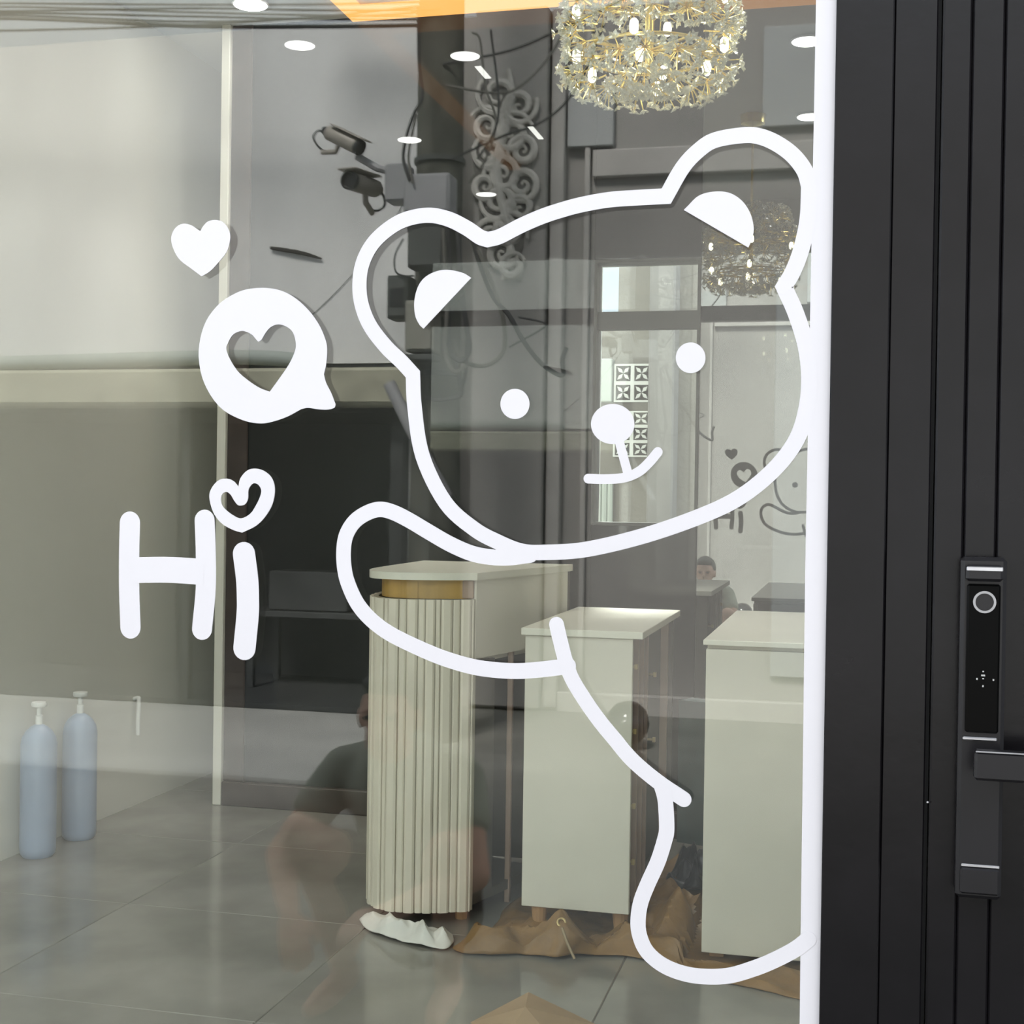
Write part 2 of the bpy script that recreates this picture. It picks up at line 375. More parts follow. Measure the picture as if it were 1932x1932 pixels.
breeze(-1.225, 1.52, 0.19, 0.235, 2, 3, 'lower white pierced breeze block panel seen through rear window')
breeze(-1.225, 1.80, 0.19, 0.195, 2, 2, 'upper white pierced breeze block panel seen through rear window')
tag(MB().bevbox(-1.56, -1.232, 5.40, 5.49, 1.80, 2.02, .004).build('white_sheet', M['sheet']), 'pale green white board beside the upper breeze blocks', 'board')
mb = MB()
for k in range(7): mb.tube([(-1.42+k*.03, 5.46, 0.0), (-1.42+k*.03, 5.46, 1.42)], 0.016, 8)
tag(mb.build('corrugated_sheet', M['sheet'], smooth=True), 'pale corrugated sheet standing below the breeze blocks', 'sheet')
MB_p = MB().bevbox(-1.03, -0.90, 5.30, 5.49, 0, 4.3, .01)
tag(MB_p.build('yard_pillar', M['yard_grey']), 'grey pillar of the yard right of the breeze blocks', 'pillar')

struct(MB().box(-6, 0.5, 9.0, 9.2, -.1, 5.0).build('sky_backdrop', M['pale_blue']), 'pale blue grey screen added in place of the sky beyond the rear yard', 'building')  # added screen whose pale colour stands in for the sky above the yard wall
for i, (z0, z1) in enumerate(((2.50, 2.78), (2.66, 2.72), (2.80, 2.62))):
    tag(MB().tube(catmull([(-2.4, 6.2, z0), (-1.7, 6.2, (z0+z1)/2-.05), (-1.0, 6.2, z1)], 6), .006, 6).build('yard_cable', M['cable'], smooth=True), ('lowest', 'middle', 'top')[i]+' of three cables above the rear yard wall', 'cable', 'cables above the rear yard')

# ------------------------------------------------------------------ shop front: glass, decals, black door
win1 = thing('window_1', 'large clear shop window pane reflecting the street', 'window', (-1.4, 0, 0), kind='structure')
MB().box(-2.88, -0.034, 0.0, 0.010, 0.03, 2.465).build('pane', M['glass'], win1)
MB().box(-2.88, 0.9, 0.0, 0.010, 2.565, 2.925).build('transom_pane', M['glass'], win1)
MB().bevbox(-2.9, 0.95, -0.02, 0.05, 2.465, 2.565, .004).build('transom_bar', M['black_alu'], win1)
MB().bevbox(-2.9, -0.034, -0.01, 0.03, 0.0, 0.03, .002).build('sill_track', M['black_alu'], win1)
front = MB().box(-3.1, 1.8, -0.15, 0.0, 2.925, 5.2).box(0.95, 1.8, -0.15, 0.0, 0, 2.925).box(-3.1, -2.9, -0.15, 0.0, 0, 2.925).build('wall_front', M['shade_canopy'])
struct(front, 'white shop front wall over the glass', 'wall')
shade_canopy = MB().bevbox(-3.1, 1.8, -0.7, -0.151, 3.15, 3.27, .01).build('shade_canopy', M['shade_canopy'])  # added slab, out of view, that keeps sky light off the decals
tag(shade_canopy, 'white flat slab added out of view to shade the shop window', 'shade_canopy')

door = thing('door_1', 'black grooved aluminium door with digital lock beside the glass', 'door', (0.45, 0, 0), kind='structure')
xs = [-0.0335, 0.030]
MB().bevbox(-0.033, 0.0298, -0.032, 0.05, 0, 2.46, .0015).build('jamb_board', M['black_alu'], door)
MB().bevbox(0.0302, 0.0762, -0.029, 0.05, 0, 2.46, .0015).build('jamb_board', M['black_alu'], door)
MB().box(0.0764, 0.0806, -0.012, 0.04, 0, 2.46).build('rubber_gap', M['black_groove'], door)
bx = [0.0808, 0.1122, 0.1462, 0.30, 0.33, 0.36, 0.62, 0.65, 0.68, 0.87]
for a, b in zip(bx[:-1], bx[1:]):
    MB().bevbox(a+.0004, b-.0004, -0.031, 0.03, 0.01, 2.45, .0022).build('board', M['black_alu'], door)
MB().box(0.082, 0.868, -0.020, 0.028, 0.012, 2.448).build('leaf_core', M['black_groove'], door)
MB().bevbox(0.871, 0.945, -0.03, 0.05, 0, 2.46, .0015).build('jamb_board', M['black_alu'], door)
# lock
LX0, LX1 = 0.1085, 0.1555
lock = MB().bevbox(LX0, LX1, -0.056, -0.0312, 0.876, 1.244, .004).build('door_lock', M['lock_body'], door)
sub('slide_cover', MB().bevbox(LX0+.0045, LX1-.0045, -0.066, -0.0562, 1.2185, 1.236, .003), M['lock_body'], lock)
sub('cover_highlight', MB().bevbox(LX0+.005, LX1-.005, -0.068, -0.0662, 1.2295, 1.2345, .0008), M['lock_silver'], lock)
sub('touch_panel', MB().bevbox(LX0+.0065, LX1-.0065, -0.062, -0.0562, 1.056, 1.2155, .002), M['lock_panel'], lock)
def ring(cx, cz, ro, ri, y0, y1, n=40):
    o = [(cx+ro*math.cos(2*PI*i/n), cz+ro*math.sin(2*PI*i/n)) for i in range(n)]
    k = [(cx+ri*math.cos(2*PI*i/n), cz+ri*math.sin(2*PI*i/n)) for i in range(n)]
    return MB().plate([o, k], y0, y1)
sub('fingerprint_ring', ring(0.1325, 1.1965, 0.0118, 0.0093, -0.0645, -0.0621), M['lock_ring'], lock)
disc = [(0.1325+0.0091*math.cos(2*PI*i/32), 1.1965+0.0091*math.sin(2*PI*i/32)) for i in range(32)]
sub('fingerprint_pad', MB().plate([disc], -0.0632, -0.0621), M['lock_body'], lock)
mk = MB()
for dx, dz, w, h in ((0, 0, .004, .0009), (0, .0042, .0016, .0007), (-.0062, -.004, .0016, .001), (.0105, -.0045, .0016, .001), (0, -.0115, .0016, .001), (0, -.0035, .0018, .0006)):
    mk.box(.1325+dx-w/2*1, .1325+dx+w/2, -.0625, -.0621, 1.118+dz-h, 1.118+dz+h)
sub('touch_mark', mk, M['mark'], lock)
sub('silver_band', MB().bevbox(LX0+.0045, LX1-.0075, -0.0605, -0.0562, 1.0475, 1.0512, .001), M['lock_silver'], lock)
sub('lower_line', MB().bevbox(LX0+.0055, LX1-.0025, -0.0580, -0.0562, 0.9107, 0.9138, .0006), M['lock_silver'], lock)
sub('lower_cover', MB().bevbox(LX0+.0045, LX1-.0025, -0.0605, -0.0562, 0.882, 0.9100, .002), M['lock_body'], lock)
sub('lever', MB().bevbox(0.1225, 0.262, -0.098, -0.078, 1.0115, 1.0425, .003).bevbox(0.125, 0.149, -0.078, -0.0562, 1.0155, 1.0385, .002), M['lock_body'], lock)
sub('lever_highlight', MB().bevbox(0.1235, 0.261, -0.0988, -0.0965, 1.0412, 1.0428, .0004), M['lock_ring'], lock)
MB().ball((.0795, -.0315, .972), .0014, 8, 6).build('screw', M['lock_silver'], door)

door.location.y += 0.024
# decals on the outer face of the glass
def ribbon(segs, hw, y0, y1, closed=False, cap=True):
    pts = []
    for s in segs:
        c = catmull([(x, z, 0) for x, z in s], 6)
        pts += c if not pts else c[1:]
    if closed: pts = pts[:-1]
    n = len(pts); L = []; Rr = []
    for i in range(n):
        a = pts[(i-1) % n] if (closed or i > 0) else None; b = pts[(i+1) % n] if (closed or i < n-1) else None
        d1 = (pts[i]-a).normalized() if a is not None else None; d2 = (b-pts[i]).normalized() if b is not None else None
        if d1 is None: d1 = d2
        if d2 is None: d2 = d1
        t = (d1+d2).normalized(); nv = Vector((-t.y, t.x, 0)); c = max(0.45, nv.dot(Vector((-d1.y, d1.x, 0))))
        L.append(pts[i]+nv*hw/c); Rr.append(pts[i]-nv*hw/c)
    mb = MB()
    vs = []
    for l, r in zip(L, Rr): vs += [(l.x, y0, l.y), (r.x, y0, r.y), (l.x, y1, l.y), (r.x, y1, r.y)]
    fs = []
    for i in range(n if closed else n-1):
        a, b = 4*i, 4*((i+1) % n)
        fs += [(a, a+1, b+1, b), (a+2, b+2, b+3, a+3), (a, b, b+2, a+2), (a+1, a+3, b+3, b+1)]
    mb.add(vs, fs)
    if cap and not closed:
        for e, o in ((pts[0], pts[1]), (pts[-1], pts[-2])):
            d = (e-o).normalized(); a0 = math.atan2(d.y, d.x)
            arc = [(e.x+hw*math.cos(a0-PI/2+PI*k/12), e.y+hw*math.sin(a0-PI/2+PI*k/12)) for k in range(13)]
            mb.plate([arc], y0, y1)
    return mb
def smooth_loop(p, k=4, corners=()):
    return [(v.x, v.y) for v in catmull([(x, z, 0) for x, z in p], k, True)]
def corner_loop(p, corners, k=5):
    # catmull between sharp corners (indices)
    n = len(p); cs = sorted(corners); out = []
    for a, b in zip(cs, cs[1:]+[cs[0]+n]):
        seg = [p[i % n] for i in range(a, b+1)]
        out += [(v.x, v.y) for v in catmull([(x, z, 0) for x, z in seg], k)][:-1]
    return out
STROKES = {'head': ([[(-0.0596,1.6561),(-0.0607,1.6192),(-0.0672,1.5855),(-0.0761,1.5606),(-0.0858,1.5435)],[(-0.0858,1.5435),(-0.0724,1.514),(-0.0607,1.478),(-0.056,1.4422),(-0.0583,1.4064),(-0.0689,1.3711),(-0.0925,1.338),(-0.1294,1.3063),(-0.173,1.2837),(-0.2393,1.2592),(-0.3065,1.2417),(-0.3535,1.2369),(-0.3857,1.2373),(-0.4163,1.248),(-0.446,1.2632),(-0.4815,1.2937),(-0.511,1.3495),(-0.522,1.4089),(-0.5246,1.4479)],[(-0.5246,1.4479),(-0.5396,1.4634),(-0.5595,1.4816),(-0.5796,1.5063),(-0.5908,1.531),(-0.5946,1.5556),(-0.5916,1.5813),(-0.5803,1.6042),(-0.5622,1.6216),(-0.5387,1.6343),(-0.5093,1.639),(-0.4833,1.6337),(-0.46,1.6221),(-0.4434,1.6109),(-0.4335,1.6074)],[(-0.4335,1.6074),(-0.4186,1.6107),(-0.3948,1.6219),(-0.3718,1.6311),(-0.352,1.6373),(-0.3229,1.6443),(-0.2884,1.6492),(-0.2548,1.6504),(-0.221,1.6509)],[(-0.221,1.6509),(-0.2025,1.6831),(-0.184,1.7023),(-0.1654,1.7129),(-0.1331,1.7168),(-0.1146,1.7141),(-0.0962,1.7054),(-0.0783,1.6914),(-0.0651,1.6736),(-0.0596,1.6561)]],0.0091),'arm': ([[(-0.3759,1.2332),(-0.4017,1.2294),(-0.4245,1.2295),(-0.4476,1.2333),(-0.4741,1.2435),(-0.5023,1.2582),(-0.5273,1.2718),(-0.5484,1.2811),(-0.5654,1.284),(-0.5824,1.2786),(-0.5973,1.268),(-0.6074,1.2516),(-0.6105,1.232),(-0.6088,1.2094),(-0.603,1.1901),(-0.591,1.1677),(-0.5737,1.1496),(-0.551,1.1343),(-0.5204,1.1207),(-0.484,1.1074),(-0.4468,1.0982),(-0.4166,1.0951),(-0.39,1.095),(-0.3661,1.0974),(-0.3386,1.1017),(-0.3278,1.104)]],0.0094),'side': ([[(-0.3426,1.1522),(-0.3379,1.1336),(-0.3311,1.1095),(-0.3232,1.0893),(-0.3076,1.0651),(-0.2895,1.0412),(-0.2717,1.0211),(-0.2501,0.9976),(-0.2206,0.9748),(-0.1896,0.9559)]],0.0089),'leg': ([[(-0.2162,0.9714),(-0.211,0.9533),(-0.2087,0.9215),(-0.2109,0.9072),(-0.2185,0.8814),(-0.2298,0.8546),(-0.2375,0.833),(-0.2403,0.8136),(-0.2388,0.7958),(-0.2304,0.7774),(-0.2135,0.7636),(-0.1919,0.7558),(-0.1669,0.7534),(-0.1361,0.757),(-0.1081,0.7676),(-0.0845,0.7796),(-0.0611,0.7944),(-0.0466,0.8072)]],0.0089),'mouth': ([[(-0.3072,1.3242),(-0.2852,1.3239),(-0.2646,1.3259),(-0.2479,1.3329),(-0.2357,1.344),(-0.2261,1.3558)]],0.0057),'stem': ([[(-0.2748,1.3789),(-0.2715,1.3684),(-0.2603,1.3297)]],0.0053),'H_left': ([[(-0.9003,1.2617),(-0.9009,1.2252),(-0.9003,1.1779),(-0.8978,1.1279)]],0.0142),'H_right': ([[(-0.7965,1.2663),(-0.7945,1.2277),(-0.7938,1.1811),(-0.7982,1.1296)]],0.0136),'H_bar': ([[(-0.8987,1.2009),(-0.8475,1.2029),(-0.7963,1.2016)]],0.0164),'i': ([[(-0.7425,1.2256),(-0.7378,1.194),(-0.7364,1.1702),(-0.7365,1.1497),(-0.7402,1.1079)]],0.0149)}
POLYS = {'strip': [(-0.0563,1.9),(-0.0557,1.8644),(-0.0558,1.7457),(-0.0562,1.6268),(-0.0563,1.4958),(-0.0566,1.3706),(-0.057,1.2212),(-0.0558,0.9697),(-0.0551,0.7896),(-0.0544,0.6754),(-0.0281,0.6783),(-0.0281,0.7131),(-0.0301,0.9714),(-0.0307,1.1802),(-0.0314,1.329),(-0.0317,1.4836),(-0.0315,1.6437),(-0.0313,1.8094),(-0.0299,1.8625),(-0.0305,1.898)],'ear_r': [(-0.2005,1.6343),(-0.1957,1.639),(-0.1844,1.6495),(-0.1693,1.6538),(-0.1506,1.6525),(-0.1355,1.6435),(-0.1251,1.6286),(-0.1207,1.6117),(-0.1223,1.5991),(-0.1263,1.589)],'ear_l': [(-0.4532,1.5625),(-0.4651,1.5691),(-0.487,1.5729),(-0.5062,1.5676),(-0.5181,1.5564),(-0.5239,1.538),(-0.5229,1.5195),(-0.5174,1.5079),(-0.512,1.5027)],'eye_l': [(-0.3793,1.4118),(-0.3795,1.409),(-0.3801,1.4063),(-0.3811,1.4037),(-0.3825,1.4013),(-0.3843,1.3992),(-0.3864,1.3974),(-0.3888,1.3959),(-0.3913,1.3948),(-0.394,1.3942),(-0.3968,1.3939),(-0.3996,1.3942),(-0.4023,1.3948),(-0.4049,1.3959),(-0.4073,1.3974),(-0.4095,1.3992),(-0.4113,1.4013),(-0.4128,1.4037),(-0.414,1.4063),(-0.4147,1.4091),(-0.4149,1.4119),(-0.4147,1.4147),(-0.4141,1.4174),(-0.4131,1.42),(-0.4117,1.4224),(-0.4099,1.4245),(-0.4078,1.4264),(-0.4054,1.4278),(-0.4028,1.4289),(-0.4001,1.4295),(-0.3973,1.4297),(-0.3946,1.4295),(-0.3918,1.4288),(-0.3892,1.4278),(-0.3868,1.4263),(-0.3847,1.4244),(-0.3829,1.4223),(-0.3814,1.4199),(-0.3803,1.4173),(-0.3796,1.4146)],'eye_r': [(-0.1729,1.4642),(-0.173,1.4615),(-0.1736,1.4588),(-0.1746,1.4562),(-0.176,1.4539),(-0.1776,1.4518),(-0.1796,1.45),(-0.1819,1.4486),(-0.1843,1.4476),(-0.1869,1.4469),(-0.1896,1.4467),(-0.1923,1.447),(-0.1949,1.4476),(-0.1974,1.4487),(-0.1997,1.4502),(-0.2017,1.452),(-0.2035,1.4541),(-0.205,1.4565),(-0.206,1.4591),(-0.2067,1.4618),(-0.207,1.4645),(-0.2068,1.4673),(-0.2062,1.47),(-0.2052,1.4726),(-0.2039,1.4749),(-0.2021,1.477),(-0.2001,1.4788),(-0.1979,1.4802),(-0.1954,1.4812),(-0.1928,1.4818),(-0.1902,1.482),(-0.1875,1.4818),(-0.1849,1.4811),(-0.1824,1.48),(-0.1801,1.4785),(-0.1781,1.4767),(-0.1763,1.4746),(-0.1749,1.4722),(-0.1738,1.4697),(-0.1731,1.467)],'nose': [(-0.2538,1.3882),(-0.254,1.3845),(-0.2549,1.381),(-0.2564,1.3776),(-0.2584,1.3744),(-0.261,1.3716),(-0.264,1.3692),(-0.2674,1.3673),(-0.2711,1.3659),(-0.2749,1.365),(-0.2789,1.3647),(-0.283,1.365),(-0.2869,1.3658),(-0.2906,1.3672),(-0.2941,1.3691),(-0.2972,1.3715),(-0.2999,1.3743),(-0.3021,1.3774),(-0.3037,1.3808),(-0.3047,1.3844),(-0.3051,1.3881),(-0.3048,1.3918),(-0.3039,1.3954),(-0.3024,1.3988),(-0.3003,1.4019),(-0.2978,1.4048),(-0.2947,1.4071),(-0.2913,1.4091),(-0.2876,1.4105),(-0.2837,1.4113),(-0.2797,1.4116),(-0.2757,1.4113),(-0.2718,1.4104),(-0.268,1.409),(-0.2646,1.4071),(-0.2615,1.4047),(-0.2589,1.4019),(-0.2567,1.3988),(-0.2551,1.3954),(-0.2542,1.3918)],'heart': [(-0.8473,1.6181),(-0.846,1.628),(-0.8402,1.6359),(-0.8307,1.6396),(-0.8198,1.6372),(-0.812,1.6323),(-0.8073,1.6295),(-0.8037,1.6353),(-0.7973,1.6411),(-0.7879,1.6428),(-0.7785,1.6408),(-0.7712,1.6343),(-0.7667,1.6242),(-0.7673,1.6137),(-0.7715,1.6019),(-0.7814,1.5903),(-0.7928,1.5793),(-0.8047,1.5726),(-0.819,1.5826),(-0.8345,1.5937),(-0.8427,1.6052)],'bubble': [(-0.7201,1.5564),(-0.6981,1.5527),(-0.6797,1.5438),(-0.6613,1.5284),(-0.6464,1.5093),(-0.6371,1.489),(-0.6355,1.4754),(-0.6367,1.4604),(-0.6393,1.4487),(-0.6363,1.4383),(-0.6292,1.4253),(-0.6235,1.4117),(-0.6255,1.4074),(-0.6345,1.4052),(-0.647,1.4058),(-0.6596,1.4075),(-0.6686,1.4059),(-0.6868,1.3967),(-0.705,1.3908),(-0.7213,1.3882),(-0.7413,1.3908),(-0.7636,1.3994),(-0.7789,1.41),(-0.7921,1.4259),(-0.8018,1.4446),(-0.8065,1.4639),(-0.8074,1.4812),(-0.8037,1.5018),(-0.7956,1.5203),(-0.7807,1.5373),(-0.7621,1.5488),(-0.7436,1.555)],'bubble_in': [(-0.7698,1.4808),(-0.7677,1.4887),(-0.7614,1.4986),(-0.7521,1.503),(-0.745,1.5029),(-0.7357,1.4988),(-0.7299,1.4928),(-0.727,1.4898),(-0.7227,1.4921),(-0.7172,1.5006),(-0.7102,1.5077),(-0.7,1.5108),(-0.6883,1.5073),(-0.6805,1.5),(-0.6768,1.4876),(-0.6777,1.4778),(-0.6838,1.4641),(-0.6928,1.4508),(-0.7105,1.4276),(-0.7237,1.4322),(-0.7384,1.4409),(-0.7536,1.4529),(-0.7646,1.4682)],'ih_out': [(-0.7903,1.2957),(-0.7869,1.3077),(-0.7776,1.3171),(-0.7668,1.3192),(-0.7574,1.316),(-0.7509,1.3094),(-0.7482,1.3201),(-0.739,1.3297),(-0.7276,1.3321),(-0.7148,1.3283),(-0.7054,1.3192),(-0.702,1.3054),(-0.705,1.2883),(-0.714,1.273),(-0.7266,1.2609),(-0.7451,1.252),(-0.758,1.2554),(-0.7733,1.2634),(-0.7846,1.2768)],'ih_in': [(-0.7744,1.2906),(-0.773,1.2992),(-0.7673,1.3026),(-0.7615,1.2994),(-0.7571,1.2928),(-0.752,1.2869),(-0.7477,1.2857),(-0.7413,1.2878),(-0.7378,1.2947),(-0.7375,1.305),(-0.7337,1.3116),(-0.7295,1.3139),(-0.7238,1.3118),(-0.7201,1.3052),(-0.7218,1.2966),(-0.727,1.2863),(-0.7343,1.276),(-0.7467,1.2698),(-0.7583,1.2739),(-0.7699,1.2822)]}
CABLES = [([(-6.28,-5.45,4.221),(-4.835,-5.45,4.104),(-3.666,-5.45,4.012),(-2.881,-5.45,3.958),(-2.28,-5.45,3.929),(-2.192,-5.45,3.932)],0.0065),([(-6.307,-5.48,4.179),(-4.855,-5.48,4.07),(-3.682,-5.48,4.003),(-2.893,-5.48,3.937),(-2.289,-5.48,3.896),(-2.201,-5.48,3.898)],0.0065),([(-6.333,-5.51,4.159),(-4.876,-5.51,4.058),(-3.696,-5.51,3.94),(-2.904,-5.51,3.906),(-2.299,-5.51,3.895),(-2.21,-5.51,3.898)],0.0065),([(-6.359,-5.54,4.149),(-4.896,-5.54,4.054),(-3.712,-5.54,3.933),(-2.916,-5.54,3.875),(-2.307,-5.54,3.841),(-2.218,-5.54,3.843)],0.0065),([(-6.385,-5.57,4.077),(-4.916,-5.57,3.991),(-3.727,-5.57,3.942),(-2.929,-5.57,3.935),(-2.319,-5.57,3.951),(-2.229,-5.57,3.954)],0.0065),([(-6.413,-5.6,4.153),(-4.937,-5.6,4.071),(-3.743,-5.6,3.944),(-2.94,-5.6,3.886),(-2.327,-5.6,3.854),(-2.237,-5.6,3.856)],0.0065),([(-6.44,-5.63,4.233),(-4.958,-5.63,4.154),(-3.759,-5.63,4.039),(-2.954,-5.63,3.965),(-2.337,-5.63,3.916),(-2.247,-5.63,3.918)],0.0065),([(-6.466,-5.66,4.2),(-4.979,-5.66,4.128),(-3.775,-5.66,4.026),(-2.966,-5.66,3.955),(-2.347,-5.66,3.91),(-2.256,-5.66,3.912)],0.0065),([(-2.188,-5.5,3.608),(-1.825,-5.5,3.656),(-1.583,-5.5,3.737),(-1.374,-5.5,3.819),(-1.018,-5.5,3.97)],0.008),([(-2.156,-5.45,3.479),(-1.866,-5.45,3.421),(-1.724,-5.45,3.468),(-1.585,-5.45,3.611),(-1.489,-5.45,3.796),(-1.422,-5.45,3.955)],0.007),([(-2.112,-5.42,3.079),(-1.826,-5.42,3.19),(-1.656,-5.42,3.237),(-1.518,-5.42,3.325),(-1.409,-5.42,3.482),(-1.303,-5.42,3.746)],0.007),([(-1.985,-5.35,2.7),(-1.925,-5.35,2.506),(-1.852,-5.35,2.34),(-1.765,-5.35,2.242),(-1.693,-5.35,2.119),(-1.607,-5.35,2.009),(-1.523,-5.35,1.946),(-1.476,-5.35,1.937),(-1.482,-5.35,2.008),(-1.461,-5.35,2.075)],0.012),([(-1.941,-5.35,2.588),(-1.852,-5.35,2.394),(-1.799,-5.35,2.229),(-1.786,-5.35,2.12),(-1.804,-5.35,2.038),(-1.875,-5.35,1.989),(-1.96,-5.35,1.99),(-2.032,-5.35,2.035),(-2.062,-5.35,2.123)],0.011),([(-1.714,-5.35,2.233),(-1.597,-5.35,2.207),(-1.582,-5.35,2.177),(-1.763,-5.35,2.079)],0.005),([(-2.266,-5.3,3.854),(-2.256,-5.3,3.551),(-2.236,-5.3,3.385),(-2.281,-5.3,3.292),(-2.322,-5.3,3.17),(-2.335,-5.3,3.06),(-2.299,-5.3,2.948)],0.009),([(-2.26,-5.28,3.285),(-2.287,-5.28,3.163),(-2.3,-5.28,3.054),(-2.275,-5.28,2.929)],0.007),([(-2.085,-5.3,2.693),(-2.065,-5.3,2.337),(-2.076,-5.3,2.118),(-2.031,-5.3,1.98),(-2.001,-5.3,1.843),(-2.057,-5.3,1.811)],0.013),([(-2.03,-5.28,2.688),(-1.997,-5.28,2.333),(-1.971,-5.28,2.169),(-1.956,-5.28,2.06),(-1.997,-5.28,2.005),(-2.055,-5.28,2.033)],0.013),([(-2.101,-5.26,2.686),(-2.075,-5.26,2.25),(-2.083,-5.26,2.059),(-2.033,-5.26,1.949),(-1.963,-5.26,1.976)],0.011),([(-2.201,-5.3,1.817),(-2.114,-5.3,1.803),(-2.015,-5.3,1.838),(-1.98,-5.3,1.953),(-1.976,-5.3,2.117)],0.009),([(-2.346,-5.35,2.656),(-2.389,-5.35,2.574),(-2.388,-5.35,2.49),(-2.343,-5.35,2.461),(-2.285,-5.35,2.46)],0.005),([(-1.986,-5.35,3.715),(-1.943,-5.35,3.671),(-1.911,-5.35,3.436),(-1.851,-5.35,3.242),(-1.905,-5.35,3.053),(-1.989,-5.35,2.933)],0.006),([(-1.873,-5.3,3.704),(-1.825,-5.3,3.335),(-1.851,-5.3,3.174),(-1.934,-5.3,3.042)],0.006),([(-2.488,-5.9,3.031),(-2.659,-5.9,2.767),(-2.911,-5.9,2.486),(-3.169,-5.9,2.262)],0.004)]

Y1 = -0.0002
def corner_disc(x, z, r): return [(x+r*math.cos(2*PI*i/24), z+r*math.sin(2*PI*i/24)) for i in range(24)]
def layer(k): return -0.0010-0.00012*k, Y1-0.00004*k
bear = thing('bear_decal', 'large white vinyl outline of a peeking bear with edge strip', 'decal', (-0.05, -0.001, 0.70))
def stroke(key, name, k, parent, closed=False):
    y0, y1 = layer(k); s, hw = STROKES[key]
    return ribbon(s, hw, y0, y1, closed).build(name, M['vinyl'], parent)
MB().plate([POLYS['strip']], *layer(0)).build('edge_strip', M['vinyl'], bear)
stroke('head', 'head_outline', 1, bear, True)
hd_s, hd_w = STROKES['head']
for cx_, cz_ in (hd_s[1][0], hd_s[2][0], hd_s[3][0], hd_s[4][0]):
    MB().plate([corner_disc(cx_, cz_, hd_w*.98)], *layer(1.6)).build('outline_corner', M['vinyl'], bear)
stroke('arm', 'arm_outline', 2, bear)
stroke('side', 'body_outline', 3, bear)
stroke('leg', 'leg_outline', 4, bear)
MB().plate([corner_loop(POLYS['ear_r'], [0, 9])], *layer(0)).build('inner_ear', M['vinyl'], bear)
MB().plate([corner_loop(POLYS['ear_l'], [0, 8])], *layer(0)).build('inner_ear', M['vinyl'], bear)
MB().plate([POLYS['eye_l']], *layer(0)).build('eye', M['vinyl'], bear)
MB().plate([POLYS['eye_r']], *layer(0)).build('eye', M['vinyl'], bear)
nose = MB().plate([POLYS['nose']], *layer(0)).build('nose', M['vinyl'], bear)
stroke('stem', 'nose_line', 1, bear); stroke('mouth', 'mouth', 2, bear)
heart = MB().plate([corner_loop(POLYS['heart'], [6, 17])], *layer(0)).build('heart_decal', M['vinyl'])
tag(heart, 'small solid white heart decal above the speech bubble', 'decal')
bub = MB().plate([corner_loop(POLYS['bubble'], [8, 11, 16]), corner_loop(POLYS['bubble_in'], [7, 18])], *layer(0)).build('speech_bubble_decal', M['vinyl'])
tag(bub, 'round white speech bubble decal with heart shaped hole', 'decal')
hi = thing('greeting_decal', 'white vinyl lettering Hi with an outlined heart dotting the i', 'decal', (-0.9, -0.001, 1.1))
h_l = stroke('H_left', 'letter_h', 0, hi)
for key, k in (('H_right', 1), ('H_bar', 2)):
    y0, y1 = layer(k); s, hw = STROKES[key]
    sub('letter_stroke', ribbon(s, hw, y0, y1, cap=(key != 'H_bar')), M['vinyl'], h_l)
stroke('i', 'letter_i', 0, hi)
MB().plate([corner_loop(POLYS['ih_out'], [5, 15]), smooth_loop(POLYS['ih_in'])], *layer(3)).build('heart_dot', M['vinyl'], hi)

# ================================================================== THINGS INSIDE THE SHOP
# reception counter with a curved fluted front
ctr = thing('reception_counter', 'cream reception counter with curved fluted front and open right side', 'counter', (-1.25, 2.8, 0))
H = 1.072
arc = catmull([(-1.50, 3.10, 0), (-1.49, 2.75, 0), (-1.475, 2.55, 0), (-1.43, 2.43, 0), (-1.35, 2.385, 0), (-1.24, 2.40, 0), (-1.125, 2.455, 0)], 10)
arc2 = [(v.x, v.y) for v in arc]
top_pts = [(x*1.0-0.008, y-0.018) for x, y in arc2] + [(-1.115, 2.45), (-0.965, 3.10), (-0.965, 3.16), (-1.51, 3.16)]
MB().prism(top_pts, H-0.022, H).build('worktop', M['cream_edge'], ctr)
inner = [(x+(.02 if x < -1.3 else .0), y+.02) for x, y in arc2]
MB().prism([p for p in inner] + [(-1.13, 2.50), (-1.16, 2.52)] + [(x+.03, y+.035) for x, y in arc2[::-1]][2:], H-0.080, H-0.023).build('recess_band', M['gold_ply'], ctr)
MB().bevbox(-1.20, -1.128, 2.455, 2.50, H-0.079, H-0.024, .002).build('recess_block', M['brown_ply'], ctr)
# laths of the fluted front
L = [0]
for a, b in zip(arc2[:-1], arc2[1:]): L.append(L[-1]+math.hypot(b[0]-a[0], b[1]-a[1]))
def at_len(d):
    for i in range(len(L)-1):
        if L[i+1] >= d:
            t = (d-L[i])/(L[i+1]-L[i]); a, b = arc2[i], arc2[i+1]
            return (a[0]+(b[0]-a[0])*t, a[1]+(b[1]-a[1])*t), math.atan2(b[1]-a[1], b[0]-a[0])
    return arc2[-1], math.atan2(arc2[-1][1]-arc2[-2][1], arc2[-1][0]-arc2[-2][0])
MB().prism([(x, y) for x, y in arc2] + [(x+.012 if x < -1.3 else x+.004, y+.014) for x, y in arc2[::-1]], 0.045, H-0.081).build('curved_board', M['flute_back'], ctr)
n_l = 42; step = L[-1]/n_l
wd = [1.0, .55, .8, .5][::1]
prof = []
d = 0.0; i = 0
lath_meshes = {}
